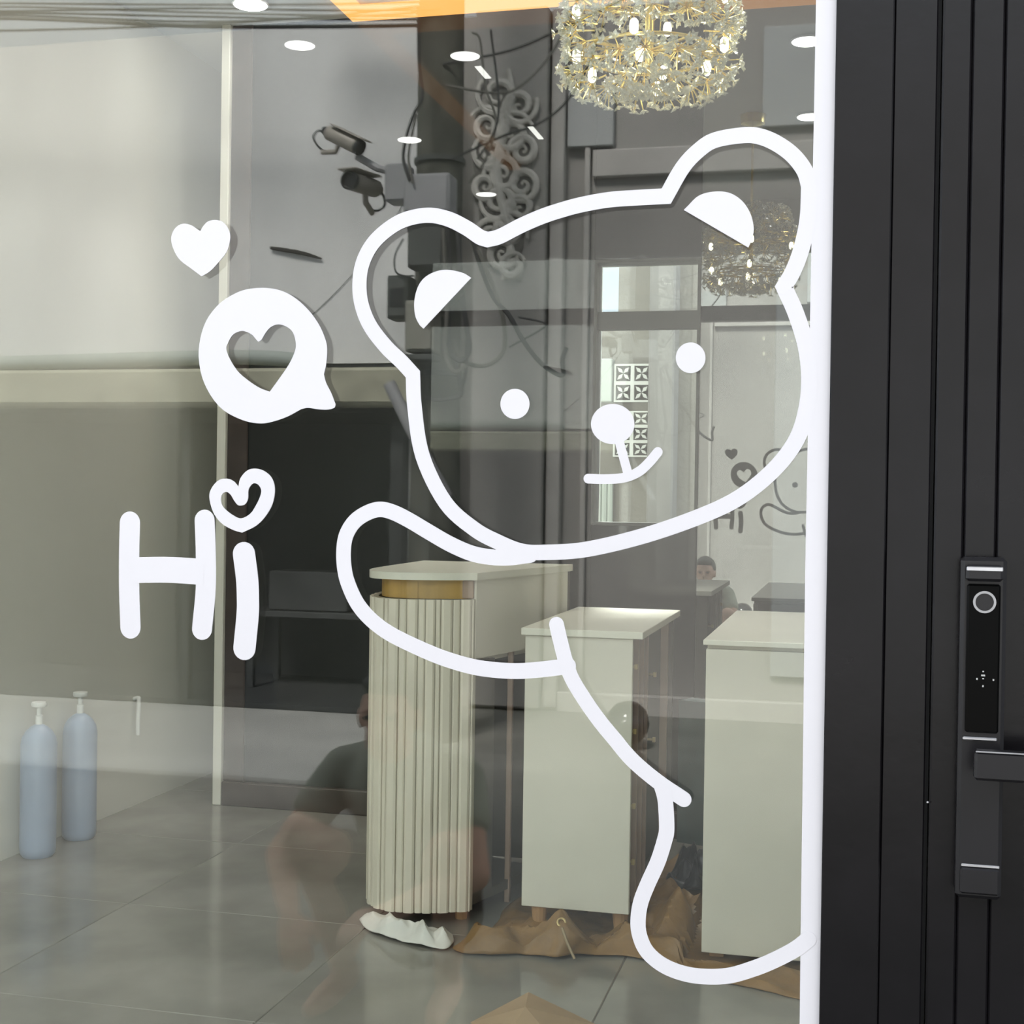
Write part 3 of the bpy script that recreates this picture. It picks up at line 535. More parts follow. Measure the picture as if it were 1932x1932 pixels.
while d < L[-1]-0.004:
    w = (0.034, 0.022, 0.030, 0.016, 0.036, 0.024)[i % 6]; w = min(w, L[-1]-d)
    (x, y), a = at_len(d+w/2)
    key = round(w, 4)
    if key not in lath_meshes:
        hw = w/2-0.0012; th = 0.011 if w > .026 else 0.007
        lath_meshes[key] = MB().prism([(-hw, 0), (hw, 0), (hw, -th*.6), (hw*.6, -th), (-hw*.6, -th), (-hw, -th*.6)], 0.045, H-0.081).mesh('lath', M['flute'])
    o = bpy.data.objects.new('lath', lath_meshes[key]); COL.objects.link(o); o.parent = ctr
    o.location = Vector((x, y, 0))-ctr.location; o.rotation_euler = (0, 0, a)
    d += w; i += 1
MB().prism([(-1.12, 2.462), (-0.968, 3.09), (-0.985, 3.096), (-1.137, 2.468)], 0.81, H-0.0225).build('side_apron', M['cream'], ctr)
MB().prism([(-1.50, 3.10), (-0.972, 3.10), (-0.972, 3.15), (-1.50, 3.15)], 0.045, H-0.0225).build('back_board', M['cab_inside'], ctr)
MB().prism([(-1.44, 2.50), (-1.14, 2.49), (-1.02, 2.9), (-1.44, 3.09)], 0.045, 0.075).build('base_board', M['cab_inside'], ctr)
MB().prism([(-1.44, 2.50), (-1.15, 2.49), (-1.02, 3.0), (-1.44, 3.09)], 0.79, 0.805).build('shelf', M['cream'], ctr)
MB().bevbox(-1.140, -1.124, 2.455, 2.475, 0.045, 0.81, .002).build('front_post', M['cream_edge'], ctr)
MB().bevbox(-1.085, -1.067, 2.72, 2.738, 0.0, 0.81, .002).build('copper_post', M['copper'], ctr)
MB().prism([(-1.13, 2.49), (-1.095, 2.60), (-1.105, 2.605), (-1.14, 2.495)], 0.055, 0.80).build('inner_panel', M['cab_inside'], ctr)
for x, y in ((-1.44, 2.6), (-1.17, 2.52), (-1.40, 3.05), (-1.0, 3.08)):
    MB().lathe([(.018, 0), (.022, .045)], 12, (x, y, 0)).build('foot', M['wood_leg'], ctr)

# middle cabinet: closed cream front, open hinge side to the right
def hinge(mb, x, y, z):
    mb.tube([(x, y, z), (x+.026, y, z)], .0035, 6); mb.bevbox(x+.024, x+.034, y-.006, y+.006, z-.008, z+.008, .001)
cb = thing('cabinet', 'cream cabinet on wooden legs with open hinged right side beside the counter', 'cabinet', (-0.78, 2.8, 0), group='unfinished cream cabinets')
MB().bevbox(-0.946, -0.626, 2.38, 2.398, 0.097, 0.897, .0015).build('front_panel', M['cream'], cb)
MB().bevbox(-0.955, -0.594, 2.362, 3.22, 0.899, 0.920, .0015).build('top', M['cream_edge'], cb)
MB().bevbox(-0.945, -0.93, 2.40, 3.19, 0.10, 0.897, .001).build('side_panel', M['cream'], cb)
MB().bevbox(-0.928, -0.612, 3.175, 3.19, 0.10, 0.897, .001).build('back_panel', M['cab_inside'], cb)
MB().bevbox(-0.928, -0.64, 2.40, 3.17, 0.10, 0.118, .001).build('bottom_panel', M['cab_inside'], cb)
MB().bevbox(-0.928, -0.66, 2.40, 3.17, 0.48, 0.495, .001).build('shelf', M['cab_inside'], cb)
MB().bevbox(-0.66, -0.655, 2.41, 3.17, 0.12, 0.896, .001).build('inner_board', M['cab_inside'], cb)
for y, w in ((2.50, .018), (2.60, .012), (2.68, .02), (3.15, .02)):
    MB().bevbox(-0.652, -0.626, y, y+w, 0.10, 0.897, .001).build('copper_jamb', M['copper'], cb)
for y, z in ((2.405, .81), (2.405, .62), (2.405, .40), (2.405, .235), (2.80, .74), (2.80, .53)):
    m = MB(); hinge(m, -.655, y+.04, z); m.build('hinge', M['brass'], cb)
for x, y in ((-0.90, 2.42), (-0.90, 3.12), (-0.66, 3.12), (-0.66, 2.44)):
    MB().lathe([(.015, 0), (.026, .0965)], 14, (x, y, 0)).build('leg', M['wood_leg'], cb)

cc = thing('cabinet', 'cream cabinet with thick pale top next to the white edge strip', 'cabinet', (-0.2, 2.8, 0), group='unfinished cream cabinets')
MB().bevbox(-0.408, 0.16, 2.315, 2.335, 0.030, 0.885, .0015).build('front_panel', M['cream'], cc)
MB().bevbox(-0.415, 0.17, 2.30, 3.40, 0.897, 0.912, .0015).build('top', M['cream_edge'], cc)
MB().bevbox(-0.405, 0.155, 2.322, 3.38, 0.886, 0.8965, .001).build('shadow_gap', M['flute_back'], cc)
MB().bevbox(-0.408, -0.39, 2.337, 3.38, 0.030, 0.885, .001).build('side_panel', M['cream'], cc)
MB().bevbox(0.142, 0.16, 2.337, 3.38, 0.030, 0.885, .001).build('side_panel', M['cream'], cc)
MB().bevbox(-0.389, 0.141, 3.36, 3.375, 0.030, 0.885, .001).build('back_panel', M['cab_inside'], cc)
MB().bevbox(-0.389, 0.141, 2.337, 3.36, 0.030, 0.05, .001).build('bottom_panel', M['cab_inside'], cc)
for x in (-.37, .12):
    for y in (2.38, 3.3): MB().bevbox(x-.02, x+.02, y-.02, y+.02, 0.006, 0.0298, .001).build('foot', M['wood_leg'], cc)

# tarpaulin on the floor under the cabinets
def crumple(name, mat, outline, base, amp, seed, label, cat, hz=None, rings=46, fr=1.0):
    # cloth sheet grown in rings from its middle to a smooth outline
    ol = catmull([(x, y, 0) for x, y in outline], 10, True); n = len(ol)
    c = sum(ol, Vector())/n; vs = [(c.x, c.y, 0)]; fs = []
    def height(x_, y_, e):
        x, y = x_*fr, y_*fr
        q = (1-abs(noise.noise((x*5+y*3+seed, y*4-x*2, 0)))*2.2)**2*.55 + abs(noise.noise((x*7+seed, y*6, 5)))*.7 + abs(noise.noise((x*15, y*11+seed, 3)))*.25
        h = base+amp*(.10+.90*e)*(.15+q)
        return max(.004, h*(hz(x_, y_) if hz else 1))
    vs[0] = (c.x, c.y, height(c.x, c.y, 1))
    for k in range(1, rings+1):
        s = k/rings
        for i, q in enumerate(ol):
            d = (q-c).length; wob = 1+.02*noise.noise((i*.25, seed, s*3))*s
            v = c+(q-c)*s*wob; e = min(1, d*(1-s)/.05); vs.append((v.x, v.y, height(v.x, v.y, e)))
    for i in range(n): fs.append((0, 1+i, 1+(i+1) % n))
    for k in range(rings-1):
        for i in range(n): fs.append((1+k*n+i, 1+(k+1)*n+i, 1+(k+1)*n+(i+1) % n, 1+k*n+(i+1) % n))
    o = MB().add(vs, fs).build(name, mat, None, smooth=True)
    md = o.modifiers.new('thickness', 'SOLIDIFY'); md.thickness = 0.003; md.offset = -1
    for f in o.data.polygons: f.use_smooth = True
    return tag(o, label, cat)
def near(x, y, cx, cy, r): return math.exp(-((x-cx)**2+(y-cy)**2)/(r*r))
def under(x, y):
    # flat under the closed cabinet, piled up in the open
    f = 1.0
    if -0.46 < x and 2.28 < y: f = 0.12
    elif -0.46 < x: f = 0.5
    if -0.97 < x < -0.6 and y > 2.38: f = min(f, .75)
    if x < -0.93 and y > 2.40: f = min(f, .5)
    return f*(1+0.9*near(x, y, -.79, 2.29, .10)+1.0*near(x, y, -.5, 2.50, .09))
tarp = crumple('tarpaulin', M['tarp'], [(-1.11, 2.22), (-1.0, 2.19), (-.9, 2.225), (-.80, 2.215), (-.74, 2.26), (-.60, 2.29), (-.45, 2.235), (-.33, 2.17), (-.22, 2.13), (-.10, 2.09), (0.15, 2.07), (0.16, 2.3), (-.1, 2.9), (-.40, 3.3), (-.62, 3.3), (-.95, 3.0), (-1.06, 2.7), (-1.05, 2.45)], 0.004, 0.062, 3, 'crumpled brown tarpaulin spread under the cream cabinets', 'tarpaulin', under)
eye = MB(); eye.tube([(.011*math.cos(2*PI*i/20), .011*math.sin(2*PI*i/20), 0) for i in range(21)], .0032, 6)
e_o = eye.build('eyelet', M['brass'], tarp, True); e_o.matrix_parent_inverse.identity(); e_o.location = (-.80, 2.262, .095); e_o.rotation_euler = (math.radians(55), 0, .2)
r_o = MB().tube([(-.795, 2.245, .085), (-.775, 2.225, .05), (-.75, 2.21, .012)], .004, 6).build('cord', M['tarp_trim']); r_o.parent = tarp
bag = crumple('plastic_bag', M['bag'], [(-1.45, 2.40), (-1.40, 2.31), (-1.28, 2.24), (-1.18, 2.21), (-1.125, 2.21), (-1.12, 2.27), (-1.15, 2.34), (-1.20, 2.36), (-1.30, 2.37)], 0.006, 0.052, 11, 'crumpled white plastic bag at the foot of the fluted counter', 'bag', None, 30, 1.7)
cardb = MB().add([(-.91, 1.70, .002), (-.79, 1.815, .05), (-.60, 1.76, .006), (-.66, 1.60, .002), (-.80, 1.58, .002), (-.77, 1.70, .055)], [(0, 5, 1), (1, 5, 2), (2, 5, 3), (3, 5, 4), (4, 5, 0)]).build('cardboard_flap', M['card'])
md = cardb.modifiers.new('thickness', 'SOLIDIFY'); md.thickness = .004; md.offset = -1
tag(cardb, 'folded brown cardboard lying on the floor tiles near the glass', 'cardboard')
# things between the two cabinets
tag(MB().prism([(-.60, 3.27), (-.50, 3.24), (-.46, 3.30), (-.56, 3.345)], .10, .60).build('teal_board', M['teal']), 'dark teal panel standing between the two cream cabinets', 'board')
bb = crumple('black_bag', M['blackbag'], [(-.60, 3.0), (-.52, 2.90), (-.435, 2.94), (-.43, 3.12), (-.50, 3.18), (-.58, 3.16)], .03, .14, 5, 'crumpled black plastic bag on the tarpaulin between the cabinets', 'bag', None, 24, 2.0)

# two blue cylinders by the left wall
def cylinder(x, y, label):
    t = thing('gas_cylinder', label, 'cylinder', (x, y, 0), group='pale blue cylinders by the left wall')
    MB().lathe([(.052, 0), (.061, .012), (.063, .03), (.063, .40), (.058, .425), (.045, .447), (.028, .462), (.014, .470)], 28, (x, y, 0)).build('body', M['blue_cyl'], t, True)
    MB().lathe([(.013, .470), (.013, .50), (.009, .503), (.009, .530)], 16, (x, y, 0)).build('valve_neck', M['white_pl'], t, True)
    MB().lathe([(.010, .530), (.026, .533), (.028, .541), (.026, .549), (.010, .551)], 20, (x, y, 0)).build('hand_wheel', M['white_pl'], t, True)
    return t
cylinder(-2.82, 2.79, 'pale blue gas cylinder with white valve, the left one by the wall')
cylinder(-2.82, 3.06, 'pale blue gas cylinder with white valve, the right one by the wall')
wp = MB().tube(catmull([(-2.898, 3.60, .445), (-2.875, 3.595, .450), (-2.868, 3.585, .435), (-2.868, 3.58, .36), (-2.868, 3.58, .30)], 5), .009, 10).build('wall_pipe', M['white_pl'], smooth=True)
tag(wp, 'short white bent pipe on the left wall', 'pipe')

# ------------------------------------------------------------------ lamps
def downlight(x, y, label):
    t = thing('downlight', label, 'light', (x, y, CEIL), group='round ceiling downlights')
    n = 32
    MB().lathe([(.062, -.0005), (.072, -.004), (.074, -.010), (.066, -.012), (.060, -.006)], n, (x, y, CEIL)).build('trim_ring', M['light_ring'], t, True)
    MB().lathe([(.001, -.0126), (.064, -.0126), (.064, -.0140), (.001, -.0145)], n, (x, y, CEIL)).build('diffuser', M['light_on'], t)
    l = bpy.data.lights.new('downlight_spot', 'SPOT'); l.energy = 52; l.spot_size = math.radians(78); l.spot_blend = 1.0; l.shadow_soft_size = .06; l.color = (1, .98, .94)
    lo = bpy.data.objects.new('downlight_spot', l); COL.objects.link(lo); lo.parent = t; lo.location = (0, 0, -.02)
    return t
downlight(-2.37, 3.50, 'round white downlight nearest the corner of dark glass wall')
downlight(-1.709, 3.22, 'round white downlight beside the linear lamps')
downlight(-2.40, 1.90, 'round white downlight midway along the left row')
downlight(-2.34, 0.52, 'round white downlight of left row nearest the shop window')
downlight(-0.24, 3.12, 'round white downlight on the right near the dark glass')
downlight(-0.267, 1.95, 'round white downlight on the right behind the edge strip')
def linear(x, y0, y1, label):
    t = thing('linear_lamp', label, 'light', (x, (y0+y1)/2, CEIL), group='slim linear ceiling lamps')
    MB().bevbox(x-.020, x+.020, y0-.006, y1+.006, CEIL-.014, CEIL-.0005, .002).build('housing', M['light_ring'], t)
    MB().box(x-.014, x+.014, y0, y1, CEIL-.017, CEIL-.0142).build('diffuser', M['linear_on'], t)
linear(-1.69, 2.90, 3.08, 'slim white linear ceiling lamp near the dark glass wall')
linear(-1.69, 1.80, 2.05, 'slim white linear ceiling lamp farther from dark glass wall')
# warm cove strips
cv = thing('cove_lamp', 'warm orange cove light band around the ceiling', 'light', (-0.5, 2.2, CEIL))
def cove(x0, x1, y0, y1):
    MB().box(x0, x1, y0, y1, CEIL-.030, CEIL-.0005).build('lamp_band', M['cove_on'], cv)
cove(-2.02, XR-.05, YB-.14, YB-.035)
cove(-2.02, -1.95, 1.2, YB-.141)

# crystal chandelier
CX, CY, CZ = -0.548, 2.0, 2.33
ch = thing('chandelier', 'gold wire chandelier with clusters of clear crystals and lit bulbs', 'chandelier', (CX, CY, CZ))
def torus(r, z, tr, n=40):
    return MB().tube([(CX+r*math.cos(2*PI*i/n), CY+r*math.sin(2*PI*i/n), z) for i in range(n+1)], tr, 8)
torus(.17, CZ+.13, .005).build('ring', M['gold'], ch, True)
torus(.19, CZ+.30, .005).build('ring', M['gold'], ch, True)
MB().lathe([(.006, .10), (.012, .12), (.012, .30), (.006, .32), (.006, .86), (.06, .875), (.065, CEIL-CZ-.001)], 20, (CX, CY, CZ)).build('stem', M['gold'], ch, True)
for k in range(8):
    a = 2*PI*k/8
    MB().tube([(CX, CY, CZ+.14), (CX+.17*math.cos(a), CY+.17*math.sin(a), CZ+.13)], .004, 6).build('spoke', M['gold'], ch)
    MB().tube([(CX, CY, CZ+.28), (CX+.19*math.cos(a), CY+.19*math.sin(a), CZ+.30)], .004, 6).build('spoke', M['gold'], ch)
cm = MB(); 
for k in range(5):
    a = 2*PI*k/5; c, s_ = math.cos(a), math.sin(a)
    cm.add([(0, 0, -.004), (c*.007-s_*.0045, s_*.007+c*.0045, .001), (c*.0125, s_*.0125, .004), (c*.007+s_*.0045, s_*.007-c*.0045, .001), (c*.006, s_*.006, .005)], [(0, 1, 2, 3), (1, 4, 2), (2, 4, 3), (0, 4, 1), (0, 3, 4)])
cm.ball((0, 0, .001), .004, 6, 4)
cm.v = [(x*1.3, y*1.3, z*1.3) for x, y, z in cm.v]
crystal_me = cm.mesh('crystal', M['crystal'])
clusters = []
for rr, zz, nn, tilt, rad in ((.215, .062, 15, .95, .058), (.10, .045, 8, .3, .052), (.225, .165, 15, 1.45, .055), (.225, .275, 15, 1.7, .055), (.19, .37, 12, 2.2, .05)):
    for k in range(nn):
        a = 2*PI*(k+random.uniform(-.12, .12))/nn+rr*7
        base = Vector((CX+(rr-.035)*math.cos(a), CY+(rr-.035)*math.sin(a), CZ+zz+.03))
        d = Vector((math.sin(tilt)*math.cos(a), math.sin(tilt)*math.sin(a), -math.cos(tilt)))
        clusters.append((base, d, rad))
n_c = 0; rest = MB()
for ci, (base, d, rad) in enumerate(clusters):
    spray = MB(); t1 = d.orthogonal().normalized(); t2 = d.cross(t1)
    anchor = Vector((CX+(base.x-CX)*.75, CY+(base.y-CY)*.75, max(base.z, CZ+.10)))
    spray.tube([anchor, base], .0028, 5)
    for k in range(11):
        if k == 0: v = d
        else:
            ph = 2*PI*k/10*1.0+random.uniform(-.2, .2); sp_ = 0.85+random.uniform(-.2, .2)
            v = (d*math.cos(sp_)+(t1*math.cos(ph)+t2*math.sin(ph))*math.sin(sp_)).normalized()
        tip = base+v*rad*random.uniform(.85, 1.12)
        spray.tube([base, tip], .0017, 4, False)
        rot = v.to_track_quat('Z', 'Y').to_matrix().to_4x4() @ Matrix.Rotation(random.uniform(0, PI), 4, 'Z')
        if n_c < 290:
            o = bpy.data.objects.new('crystal', crystal_me); COL.objects.link(o); o.parent = ch
            o.matrix_local = Matrix.Translation(tip-ch.location) @ rot; n_c += 1
        else:
            rest.add([(Matrix.Translation(tip) @ rot) @ Vector(q) for q in cm.v], cm.f)
    spray.build('wire_spray', M['gold'], ch)
tag(rest.build('crystal_mass', M['crystal'], ch), kind='stuff')
for k in range(36):
    ring_i = k % 3; a = 2*PI*k/36*3+ring_i
    rr = (.15, .195, .20)[ring_i]; zz = (.085, .14, .26)[ring_i]
    c = Vector((CX+rr*math.cos(a), CY+rr*math.sin(a), CZ+zz))
    MB().lathe([(.004, -.019), (.010, -.014), (.0115, 0), (.010, .012), (.005, .018)], 10, c).build('bulb', M['bulb_on'], ch, True)

# ================================================================== THE STREET (seen in the glass)
road = MB().box(-14, 12, -16, -0.0, -0.15, -0.02).build('road', M['road']); struct(road, 'grey concrete street in front of the shop', 'ground')
pave = MB().box(-14, -2.36, -6.2, -4.3, -0.0195, -0.002).build('pavement', M['pavement']); struct(pave, 'pale concrete apron in front of the old white building', 'ground')

wb = thing('white_building', 'low old white building with dark open ground floor across street', 'building', (-5.5, -6.8, 0))
MB().box(-9.0, -2.52, -6.32, -6.2, 2.09, 4.12).box(-2.62, -2.52, -6.88, -6.321, 0, 4.12).box(-9.0, -2.621, -7.69, -7.6, 0, 4.12).build('wall', M['white_wall'], wb)
MB().box(-9.0, -2.62, -7.6, -6.321, 4.0, 4.1).build('roof', M['grey_wall'], wb)
MB().bevbox(-9.0, -2.50, -6.30, -6.02, 1.83, 2.05, .02).build('ledge', M['ledge'], wb)
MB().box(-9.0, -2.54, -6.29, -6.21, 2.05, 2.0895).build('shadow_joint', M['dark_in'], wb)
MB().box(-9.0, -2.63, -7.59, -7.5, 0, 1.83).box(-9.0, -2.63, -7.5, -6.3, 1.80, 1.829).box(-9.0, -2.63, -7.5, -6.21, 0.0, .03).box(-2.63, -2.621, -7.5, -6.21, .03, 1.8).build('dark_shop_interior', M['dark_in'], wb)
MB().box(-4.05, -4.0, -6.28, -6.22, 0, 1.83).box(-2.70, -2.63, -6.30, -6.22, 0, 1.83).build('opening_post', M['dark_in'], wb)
# rolled cloth on the ledge
tag(MB().tube(catmull([(-7.0, -6.12, 2.10), (-5.6, -6.12, 2.10), (-4.4, -6.11, 2.115), (-3.7, -6.12, 2.125), (-3.35, -6.10, 2.11), (-3.18, -6.08, 2.085)], 6), [.045]*28+[.042, .035, .02], 10).build('rolled_cloth', M['sheet'], smooth=True), 'rolled pale cloth lying along the ledge of white building', 'cloth')
bench = thing('workbench', 'dim workbench inside the dark opening across the street', 'workbench', (-3.2, -7.0, .03))
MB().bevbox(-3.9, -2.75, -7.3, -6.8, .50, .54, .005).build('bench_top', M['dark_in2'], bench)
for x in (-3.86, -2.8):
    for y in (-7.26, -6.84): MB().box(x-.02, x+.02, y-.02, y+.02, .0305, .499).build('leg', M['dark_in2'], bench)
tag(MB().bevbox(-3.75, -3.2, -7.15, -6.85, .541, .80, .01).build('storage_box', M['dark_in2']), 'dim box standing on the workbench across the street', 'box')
tag(MB().tube(catmull([(-3.47, -6.185, 2.79), (-3.33, -6.18, 2.765), (-3.24, -6.18, 2.745), (-3.14, -6.185, 2.715)], 4), [.010, .011, .012, .013, .011, .014, .012, .011, .012, .010, .009, .007, .005], 6).build('stick', M['stick']), 'dry dark stick clinging to the old white wall', 'stick')

gb = thing('grey_building', 'tall grey brown facade with pilasters across the street', 'building', (0, -8, 0))
MB().box(-2.51, 8.0, -7.2, -6.9, -.05, 4.35).build('wall', M['grey_wall'], gb)
MB().bevbox(-2.36, -1.90, -6.899, -6.74, 0, 4.33, .01).build('pilaster', M['grey_wall'], gb)
MB().bevbox(-1.885, -1.80, -6.899, -6.80, 0, 4.33, .008).build('corner_strip', M['grey_light'], gb)
MB().bevbox(-1.68, -1.645, -6.899, -6.85, 0, 4.33, .006).build('corner_strip', M['grey_light'], gb)
MB().bevbox(-1.63, 8.0, -6.899, -6.85, 3.29, 3.46, .008).build('string_course', M['grey_light'], gb)
MB().bevbox(-1.79, -1.50, -6.899, -6.84, 3.48, 3.83, .006).build('panel', M['grey_panel'], gb)
MB().bevbox(-.60, 1.9, -6.899, -6.86, 3.55, 4.15, .006).build('panel', M['grey_panel'], gb)
MB().bevbox(-.50, 3.0, -6.899, -6.86, 0.25, 2.7, .006).build('panel', M['grey_panel'], gb)
MB().bevbox(-2.51, 8.0, -6.8995, -6.83, -.04, .10, .006).build('plinth', M['grey_light'], gb)

# plaster scroll ornament on the pilaster
so = thing('scroll_ornament', 'tall plaster ornament of curling acanthus scrolls beside the pole', 'ornament', (-2.17, -6.72, 2.6))
fx = lambda x: (x+2.26)*.92-2.17
fz = lambda z: 1.3+(z-1.3)*.93
SC = [(-2.30, 3.98, .15, 1), (-2.15, 3.90, .13, -1), (-2.37, 3.78, .13, -1), (-2.20, 3.72, .15, 1), (-2.12, 3.60, .11, -1), (-2.35, 3.60, .12, 1),
      (-2.26, 3.45, .13, -1), (-2.12, 3.38, .12, 1), (-2.38, 3.38, .11, -1), (-2.28, 3.27, .13, 1), (-2.13, 3.22, .12, -1), (-2.20, 3.08, .13, 1), (-2.33, 3.06, .11, -1), (-2.25, 2.93, .11, -1), (-2.18, 2.84, .09, 1)]
for i, (x, z, r, sgn) in enumerate(SC):
    pts = []; rad = []
    rot = random.uniform(0, 2*PI)
    for k in range(34):
        t = k/33; a = rot+sgn*t*3.6*PI; q = r*(1-t)**.8
        pts.append((fx(x+q*math.cos(a)), -6.715-.012*t, fz(z+q*math.sin(a)))); rad.append(.010+.022*math.sin(PI*min(1, t*1.15+.05))*.7)
    MB().tube(pts, rad, 7).build('scroll', M['scroll'], so, True)
def wavy(k):
    t = k/24
    return (-2.25+.05*math.sin(t*9), 2.75+t*1.4)
MB().tube([(fx(wavy(k)[0]), -6.722, fz(wavy(k)[1])) for k in range(25)], [.012+.02*math.sin(PI*k/24) for k in range(25)], 8).build('stem', M['scroll'], so, True)
MB().plate([[(fx(-2.26+.19*math.cos(2*PI*k/40)*(1+.12*math.sin(5*2*PI*k/40))), fz(3.42+.62*math.sin(2*PI*k/40)*(1+.06*math.cos(9*2*PI*k/40)))) for k in range(40)]], -6.725, -6.7395).build('backing', M['scroll_back'], so)

# utility pole with its boxes and cameras
px, py = -2.235, -5.62
pole = thing('utility_pole', 'dark weathered concrete utility pole across the street', 'pole', (px, py, 0))
MB().lathe([(.16, -.018), (.155, .3), (.128, 1.8), (.125, 3.5), (.105, 7.0)], 20, (px, py, 0)).build('shaft', M['pole'], pole, True)
for z in (1.95, 2.77, 3.10): MB().lathe([(.130, z), (.140, z+.004), (.140, z+.03), (.130, z+.034)], 20, (px, py, 0)).build('steel_band', M['box_dark'], pole, True)
MB().bevbox(px-.9, px+.9, py+.12, py+.20, 4.55, 4.65, .006).build('cross_arm', M['box_dark'], pole)
def wall_box(name, x0, x1, z0, z1, y0, y1, mat, label, cat, door=True):
    t = thing(name, label, cat, ((x0+x1)/2, y0, z0))
    MB().bevbox(x0, x1, y0, y1-.008, z0, z1, .008).build('body', M[mat], t)
    if door: MB().bevbox(x0+.012, x1-.012, y1-.0078, y1, z0+.012, z1-.012, .003).build('lid', M[mat], t)
    return t
wall_box('junction_box', -2.335, -2.085, 2.78, 2.985, -5.462, -5.30, 'box_grey', 'grey steel junction box strapped on the utility pole', 'box')
wall_box('junction_box', -2.32, -2.12, 2.50, 2.755, -5.462, -5.33, 'box_dark', 'dark cylinder like splice box below the grey junction box', 'box')
mt = wall_box('meter_box', -2.44, -2.325, 2.24, 2.47, -5.52, -5.36, 'box_dark', 'small dark meter box with window left on the pole', 'box')
MB().bevbox(-2.42, -2.345, -5.3598, -5.356, 2.30, 2.40, .002).build('window', M['cam_dark'], mt)
wall_box('meter_box', -2.325, -2.165, 2.06, 2.33, -5.462, -5.32, 'box_cream', 'cream meter box mounted low on the utility pole', 'box')
tag(MB().bevbox(-2.335, -2.165, -5.462, -5.31, 2.015, 2.045, .004).build('bracket_plate', M['box_dark']), 'dark bracket plate beneath the cream meter box', 'bracket')
tag(MB().tube([(-2.43, -5.40, 1.90), (-2.30, -5.38, 1.66), (-2.10, -5.42, 1.30)], [.035, .035, .03], 10).build('drain_pipe', M['box_grey'], smooth=True), 'slanting grey pipe tied low against the utility pole', 'pipe')

def bullet(pos, direction, label, s=1.0):
    t = thing('security_camera', label, 'camera', pos, group='security cameras on the pole')
    d = Vector(direction).normalized(); c = Vector(pos)
    R = d.to_track_quat('X', 'Z').to_matrix()
    def bl(mb): 
        mb.v = [tuple(c+R @ (Vector(v)*s)) for v in mb.v]; return mb
    bl(MB().lathe([(.030, -.12), (.040, -.11), (.042, .10), (.038, .105)], 18, axis='x')).build('body', M['cam_body'], t, True)
    bl(MB().lathe([(.036, .1052), (.042, .107), (.042, .130), (.034, .132), (.030, .118)], 18, axis='x')).build('lens_hood', M['cam_dark'], t, True)
    bl(MB().lathe([(.022, -.150), (.028, -.1202)], 14, axis='x')).build('rear_cap', M['cam_dark'], t, True)
    bl(MB().bevbox(-.09, .15, -.048, .048, .043, .052, .004)).build('sun_shield', M['cam_body'], t)
    bl(MB().tube([(-.02, 0, -.042), (-.02, 0, -.075), (-.10, .01, -.11)], .014, 10)).build('bracket', M['cam_body'], t, True)
    bl(MB().tube(catmull([(-.14, 0, 0), (-.19, 0, -.02), (-.20, 0, -.06), (-.15, 0, -.09), (-.10, 0, -.10)], 5), .006, 6)).build('lead', M['cable'], t, True)
    return t
bullet((-2.70, -5.38, 3.20), (.80, .25, -.42), 'beige bullet camera pointing down right above the other camera')
bullet((-2.60, -5.42, 2.965), (-.15, .95, -.05), 'beige bullet camera with round black front facing the shop', 1.2)
tag(MB().tube([(-2.64, -5.42, 3.12), (-2.52, -5.42, 3.05), (-2.40, -5.45, 3.02)], .020, 8).bevbox(-2.46, -2.336, -5.50, -5.36, 2.86, 3.06, .01).build('camera_mount', M['box_grey'], smooth=False), 'grey steel mount holding both cameras on the pole', 'bracket')

cable_names = ['one of many thin black street cables spanning above the white wall']
for i, (pts, r) in enumerate(CABLES):
    o = MB().tube(catmull(pts, 8), r, 6, True).build('street_cable' if i < 8 else 'hanging_cable', M['cable'] if i % 3 else M['cable_grey'], smooth=True)
    if i < 8: tag(o, cable_names[0], 'cable', 'street cables over the white wall')
    else:
        tag(o, ['black cable rising right from the pole top', 'thin cable with a deep dip right of the pole top', 'cable sagging from the pole behind the chandelier',
                'thick conduit slanting down right from the pole to a hook', 'large drooping cable loop right of the pole', 'thin wire tail crossing the slanting conduit',
                'long cable running down the left edge of pole into the camera mount', 'thin cable beside the left edge of pole above the mount',
                'dark bundled cable down the front of meter boxes', 'dark bundled cable down the right of meter boxes', 'inner cable hanging between the meter boxes',
                'cable loop bending below the meter boxes', 'small thin cable loop left below the junction box', 'wavy wire hanging right of pole top',
                'straight wire hanging beside the scroll ornament', 'thin stay wire slanting down left across the white wall'][i-8], 'cable')
# black helmet left on the street
hl = thing('helmet', 'round black motorcycle helmet lying on the street', 'helmet', (-1.17, -5.70, 0))
MB().ball((-1.17, -5.70, .115), (.115, .13, .117), 24, 16).build('shell', M['helmet'], hl, True)
mb = MB()
for i in range(13):
    for z, rr in ((.085, 1.025), (.165, .955)):
        a = PI*.15+PI*.7*i/12; mb.v.append((-1.17+.115*rr*math.cos(a)*1.0, -5.70+.13*rr*math.sin(a), z))
mb.f = [(2*i, 2*i+2, 2*i+3, 2*i+1) for i in range(12)]
v = mb.build('visor', M['visor'], hl, True); md = v.modifiers.new('thickness', 'SOLIDIFY'); md.thickness = .006; md.offset = 1

